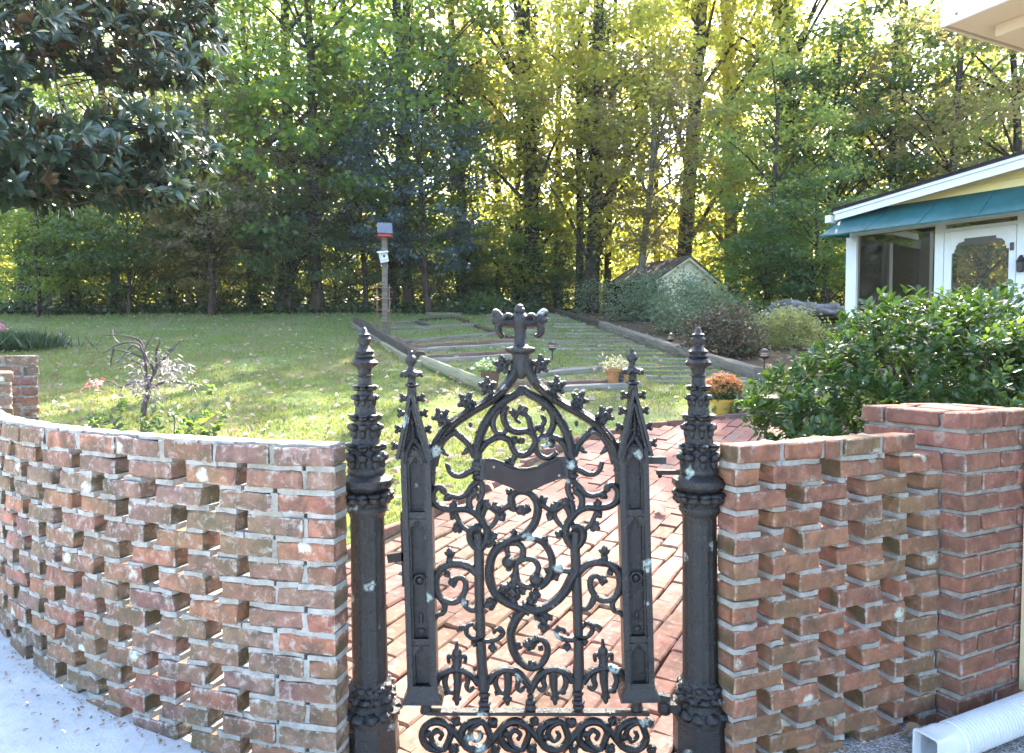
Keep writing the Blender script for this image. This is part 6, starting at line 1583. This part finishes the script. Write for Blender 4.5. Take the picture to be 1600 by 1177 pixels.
# liriope clump with a pink flower at the left edge
g = gat(20, 13.2); lr = empty('lilyturf', g, 'dark grassy lilyturf clump with pink flowers at the left edge', 'plant'); rg = np.random.default_rng(21); n = 1500
P = np.stack([rg.normal(size=n) * 0.42, rg.normal(size=n) * 0.3, np.zeros(n)], 1); D = np.stack([rg.normal(size=n) * 0.6, rg.normal(size=n) * 0.6, np.ones(n)], 1)
V, F = leaves(P, D, rand_dirs(n, rg), 0.42 * rg.uniform(0.6, 1.1, n), np.full(n, 0.012)); link('crown', np_mesh('crown', V, F), M['leaf_ivy'], lr)
C = np.array([[-0.1, -0.25, 0.45], [0.0, -0.3, 0.38], [-0.2, -0.2, 0.52]]); V, F = cluster_leaves(C, 20, 0.035, 0.06, 0.025, rg); link('flower', np_mesh('flower', V, F), M['petal_pink'], lr)
# lace-leaf maple behind the curved wall
MY = 3.75; mbase = at(226, 668, MY); mp = empty('lace_leaf_maple', (mbase.x, MY, gz(mbase.x, MY)), 'small half-bare weeping lace-leaf maple behind the curved wall', 'tree')
def lp(px, py, dy=0.0): p = at(px, py, MY + dy); return p - mp.location
mb = MB(); mb.tube(catmull([Vector((0, 0, -0.1)), lp(225, 680), lp(225, 640), lp(232, 610), lp(228, 585)], 4), [0.020 - 0.0005 * q for q in range(17)], 8); mb.build('trunk', M['bark_grey'], mp, True)
br = [[(232, 610), (240, 580), (226, 552), (236, 528), (248, 508)], [(228, 590), (228, 570), (222, 548), (214, 536), (186, 538), (160, 552), (150, 544)], [(226, 560), (206, 552), (188, 548), (172, 545)], [(224, 550), (218, 532), (196, 525), (178, 524), (160, 524)],
      [(234, 600), (248, 570), (262, 550), (275, 540), (285, 530)], [(246, 572), (244, 550), (250, 532), (240, 530)], [(232, 606), (210, 596), (190, 606), (172, 596), (150, 600)], [(240, 580), (256, 560), (268, 548), (280, 534), (290, 530)], [(236, 606), (262, 596), (290, 600), (308, 602)],
      [(222, 548), (208, 540), (196, 552), (184, 566), (174, 570)], [(230, 575), (214, 566), (198, 560), (180, 556)], [(177, 545), (174, 560), (173, 572)], [(186, 538), (178, 528), (176, 516)], [(228, 585), (244, 590), (258, 582), (270, 590)]]
rg = np.random.default_rng(22); mb = MB()
for i, b in enumerate(br):
    dy = rg.normal() * 0.13; mb.tube(catmull([lp(px, py, dy * k / len(b)) for k, (px, py) in enumerate(b)], 4), [max(0.0022, 0.0085 * (1 - 0.85 * q / (4 * (len(b) - 1)))) for q in range(4 * (len(b) - 1) + 1)], 5)
mb.build('branches', M['bark_grey'], mp, True)
Cs = []
for px, py, nn, sx, sy in ((255, 580, 26, 16, 10), (240, 600, 24, 20, 10), (222, 600, 14, 12, 8), (270, 575, 14, 12, 8), (236, 560, 10, 14, 8), (230, 615, 10, 12, 6), (300, 600, 4, 8, 4), (215, 575, 6, 10, 6)):
    for _ in range(nn): v = lp(px + rg.normal() * sx, py + rg.normal() * sy, rg.normal() * 0.12); Cs.append(tuple(v))
V, F = cluster_leaves(np.array(Cs), 9, 0.020, 0.030, 0.0035, rg, 0.8, 0.5); link('crown', np_mesh('crown', V, F), M['leaf_lace'], mp)
Cs = [tuple(lp(146 + rg.normal() * 4, 598 + rg.normal() * 4)) for _ in range(6)]; V, F = cluster_leaves(np.array(Cs), 9, 0.012, 0.028, 0.005, rg, 0.8, 0.5); link('red_leaves', np_mesh('red_leaves', V, F), M['leaf_crimson'], mp)
for px, w, sd, lab in ((185, 0.20, 41, 'low dark camellia seedlings at the foot of the lace-leaf maple, left clump'), (258, 0.16, 42, 'low dark camellia seedlings right against the lace-leaf maple trunk'), (335, 0.16, 43, 'sparse dark upright camellia sprigs right of the lace-leaf maple')):
    q = at(px, 668, 3.55); shrub('camellia_seedling', (q.x, 3.55, gz(q.x, 3.55)), (w, 0.16, 0.45 if px < 300 else 0.46), 70 if px < 300 else 34, 11, 0.035, 0.045, 0.0125, 'leaf_dark', lab, sd, 'shrub', 12, True, whorl=True, inner=0.3, zc=1.12)

# ------------------------------------------------------------------ potted plants
def pot(p, r, h, mat, label, name, lip=1.12):
    g = gnd(*p); root = empty(name, g, label, 'potted plant', 'garden pots')
    mb = MB(); mb.lathe([(r * 0.72, 0), (r * 0.98, h * 0.8), (r * lip, h * 0.82), (r * lip * 1.02, h), (r * 0.95, h), (r * 0.92, h * 0.9)], 20); mb.build('pot', M[mat], root, True, 40)
    mb = MB(); mb.lathe([(0.01, h * 0.89), (r * 0.93, h * 0.90)], 16, cap=False); mb.build('soil', M['mulch'], root); return root, g
pg, g = pot((766, 608), 0.125, 0.24, 'pot_brown', 'brown clay pot with fresh green plant behind the gate gable', 'potted_plant', 1.0)
rg = np.random.default_rng(51); C = shell_points(26, (0.15, 0.15, 0.10), rg) + np.array([0, 0, 0.30]); V, F = cluster_leaves(C, 14, 0.035, 0.05, 0.022, rg); link('foliage', np_mesh('foliage', V, F), M['leaf_fresh'], pg)
pt, g = pot((964, 604), 0.145, 0.235, 'terracotta', 'terracotta pot with straw-yellow plant and a dark animal figure clinging to it', 'potted_plant')
C = shell_points(26, (0.15, 0.15, 0.07), rg) + np.array([0, 0, 0.26]); V, F = cluster_leaves(C, 14, 0.04, 0.06, 0.012, rg, 1.0, -0.4); link('foliage', np_mesh('foliage', V, F), M['leaf_straw'], pt)
mb = MB()
for z, r in ((0.03, 0.026), (0.06, 0.034), (0.10, 0.038), (0.14, 0.034), (0.175, 0.028), (0.195, 0.022)): mb.blob((0.05 + (0.10 - abs(z - 0.1)) * -0.2, -0.15, z), r, (1, 0.9, 0.8), None, 8, 6, 0.15, z)
for s in (-1, 1): mb.blob((0.045 + s * 0.016, -0.155, 0.215), 0.009, (1, 0.7, 1.3), None, 6, 5)
mb.tube([(0.05, -0.15, 0.03), (0.04, -0.17, 0.0), (0.07, -0.18, 0.01)], 0.012, 6); fg = mb.build('animal_figure', M['figure'], None, True)
fg.location = pt.location; tag(fg, 'dark ringed animal ornament hanging on the terracotta pot rim', 'ornament')
pm, g = pot((1128, 647), 0.125, 0.16, 'pot_yellow', 'yellow glazed pot of bright orange chrysanthemums on the lawn', 'potted_plant')
for s in range(5):
    a = -1.57 + (s - 2) * 0.5; mb = MB(); mb.blob((0.118 * math.cos(a), 0.118 * math.sin(a), 0.075 + 0.01 * (s % 2)), 0.018, (1, 1, 1.3), None, 7, 5); 
    if s % 2 == 0: mb.build('green_motif', M['pot_green'], pm, True)
rg = np.random.default_rng(52); C = shell_points(90, (0.175, 0.17, 0.15), rg, 0.6, 0.1) + np.array([0, 0, 0.25]); C = C[C[:, 2] > 0.15]
V, F = cluster_leaves(C * np.array([0.93, 0.93, 0.97]), 16, 0.035, 0.04, 0.013, rg); link('foliage', np_mesh('foliage', V, F), M['leaf_dark'], pm)
d = rand_dirs(600, rg); d = d[d[:, 2] > -0.15][:420]; Cf = d * np.array([0.195, 0.19, 0.17]) * rg.uniform(0.93, 1.04, len(d))[:, None] + np.array([0, 0, 0.255])
keep = (Cf[:, 2] > 0.25) | (rg.random(len(Cf)) < 0.3); V, F = cluster_leaves(Cf[keep], 12, 0.008, 0.022, 0.008, rg, 0.8, -0.3); link('flowers', np_mesh('flowers', V, F), M['petal_orange'], pm)
p3, g = pot((967, 489), 0.22, 0.36, 'terracotta', 'large terracotta pot at the far end of the bed by the shed', 'potted_plant')
C = shell_points(14, (0.2, 0.2, 0.15), rg) + np.array([0, 0, 0.42]); V, F = cluster_leaves(C, 10, 0.06, 0.08, 0.02, rg); link('foliage', np_mesh('foliage', V, F), M['leaf_grey'], p3)

# ------------------------------------------------------------------ mulch bed right of the edging
V = []; F = []
rows_ = 26
for i in range(rows_ + 1):
    y = 9.6 + (23.5 - 9.6) * i / rows_; x0 = rb_x(min(22.8, max(10.0, y))) + 0.02; x1 = min(x0 + 4.2, 7.5)
    for j in range(13): x = x0 + (x1 - x0) * j / 12; V.append((x, y, gz(x, y) + 0.012))
for i in range(rows_):
    for j in range(12): a = i * 13 + j; F.append((a, a + 1, a + 14, a + 13))
tag(link('mulch_bed', new_mesh('mulch_bed', V, F, True), M['mulch']), kind='structure')

# ------------------------------------------------------------------ grass blades and leaf litter
r6 = np.random.default_rng(61); n = 230000
Y = 2.9 * (23.2 / 2.9) ** r6.random(n); X = (r6.random(n) * 2 - 1) * 0.80 * Y
V2 = []
ex = np.array([v.x for v in EDGE]); ey = np.array([v.y for v in EDGE]); edge_y = np.interp(X, ex, ey, left=1e9 * 0 + 2.0, right=8.2)
ok = (Y > edge_y + 0.06)
lw_y = np.array([inner_edge(x) for x in np.linspace(-8, 8, 161)]); ok &= Y > np.interp(X, np.linspace(-8, 8, 161), lw_y) + 0.15
rbx = np.interp(Y, [v.y for v in RB[::-1]], [v.x for v in RB[::-1]]); ok &= ~((Y > 9.9) & (X > rbx) & (X < rbx + 4.2))
X, Y = X[ok], Y[ok]; n = len(X)
terr = ((X > np.interp(Y, [8.9, 11.3, 18.5], [-0.3, -1.45, -4.05])) & (X < np.interp(Y, [9.3, 12, 15.5, 19], [1.5, 0.75, 0.1, -0.6])) & (Y > 9) & (Y < 19.5))
thin = r6.random(n) < np.where(terr, 0.65, 1.0); bald = np.array([mnoise.noise(Vector((x * 0.6, y * 0.6, 9.0))) for x, y in zip(X, Y)]); thin &= r6.random(n) < np.clip(1.15 - 1.6 * np.clip(bald, 0, 1) - 0.03 * np.clip(Y - 14, 0, 9), 0.15, 1); X, Y = X[thin], Y[thin]; n = len(X)
Z = np.array([gz(x, y) for x, y in zip(X, Y)]); hgt = (0.030 + 0.0022 * Y) * r6.uniform(0.5, 1.35, n) * np.array([1.0 + 0.8 * mnoise.noise(Vector((x * 2.2, y * 2.2, 2.0))) for x, y in zip(X, Y)]); wid = 0.0022 + 0.00075 * Y
D = np.stack([r6.normal(size=n) * 0.45, r6.normal(size=n) * 0.45, np.ones(n)], 1); D = unit(D); a = r6.random(n) * np.pi; sd = np.stack([np.cos(a), np.sin(a), np.zeros(n)], 1)
P = np.stack([X, Y, Z - 0.004], 1); V = np.stack([P + sd * wid[:, None], P - sd * wid[:, None], P + D * hgt[:, None]], 1).reshape(-1, 3)
tag(link('grass', np_mesh('grass', V, np.arange(3 * n).reshape(-1, 3)), M['blade']), kind='stuff')
n = 2600; Y = 3.2 * (22.6 / 3.2) ** (r6.random(n) ** 0.75); X = (r6.random(n) * 2 - 1) * 0.76 * Y; ok = (Y > np.interp(X, ex, ey, left=2.0, right=8.2) + 0.1) & (Y > np.interp(X, np.linspace(-8, 8, 161), lw_y) + 0.3)
X, Y = X[ok], Y[ok]; n = len(X); P = np.stack([X, Y, np.array([gz(x, y) for x, y in zip(X, Y)]) + 0.03 + 0.001 * Y], 1)
V, F = leaves(P, rand_dirs(n, r6) * np.array([1, 1, 0.25]), np.array([0, 0, 1.0]) + r6.normal(size=(n, 3)) * 0.5, r6.uniform(0.05, 0.11, n), r6.uniform(0.018, 0.035, n), 0.5, True)
tag(link('fallen_leaves', np_mesh('fallen_leaves', V, F), M['leaf_brown']), kind='stuff')

# dead leaf bits and grit along the foot of the walls
n = 260; sv = r6.random(n) * 2.2; P = []
for s in sv:
    p, h = left_curve(s); q = p - Vector((math.sin(h), math.cos(h), 0)) * (0.01 + 0.22 * r6.random() ** 2.5); P.append((q.x, q.y, concrete_z(q.x) + 0.008))
for s in r6.random(90) * 0.85: q = RW0 + RWD * s + Vector((0.382, -0.924, 0)) * (0.01 + 0.2 * r6.random() ** 2); P.append((q.x, q.y, 0.008))
P = np.array(P); n = len(P); V, F = leaves(P, rand_dirs(n, r6) * np.array([1, 1, 0.15]), np.array([0, 0, 1.0]) + r6.normal(size=(n, 3)) * 0.4, r6.uniform(0.005, 0.022, n), r6.uniform(0.002, 0.007, n), 0.5, True)
tag(link('leaf_litter', np_mesh('leaf_litter', V, F), M['leaf_brown']), kind='stuff')

# ------------------------------------------------------------------ thin haze volume, added to lift the dark foliage
hz = MB(); hz.box((0, 78, 17), (186, 170, 36))
t = NT('added_haze'); pv = t.n('ShaderNodeVolumePrincipled'); pv.inputs['Color'].default_value = (0.92, 0.95, 1.0, 1); pv.inputs['Density'].default_value = 0.0003; pv.inputs['Anisotropy'].default_value = 0.35
t.l(pv.outputs[0], t.out.inputs['Volume'])
tag(hz.build('added_haze', t.m), kind='stuff')
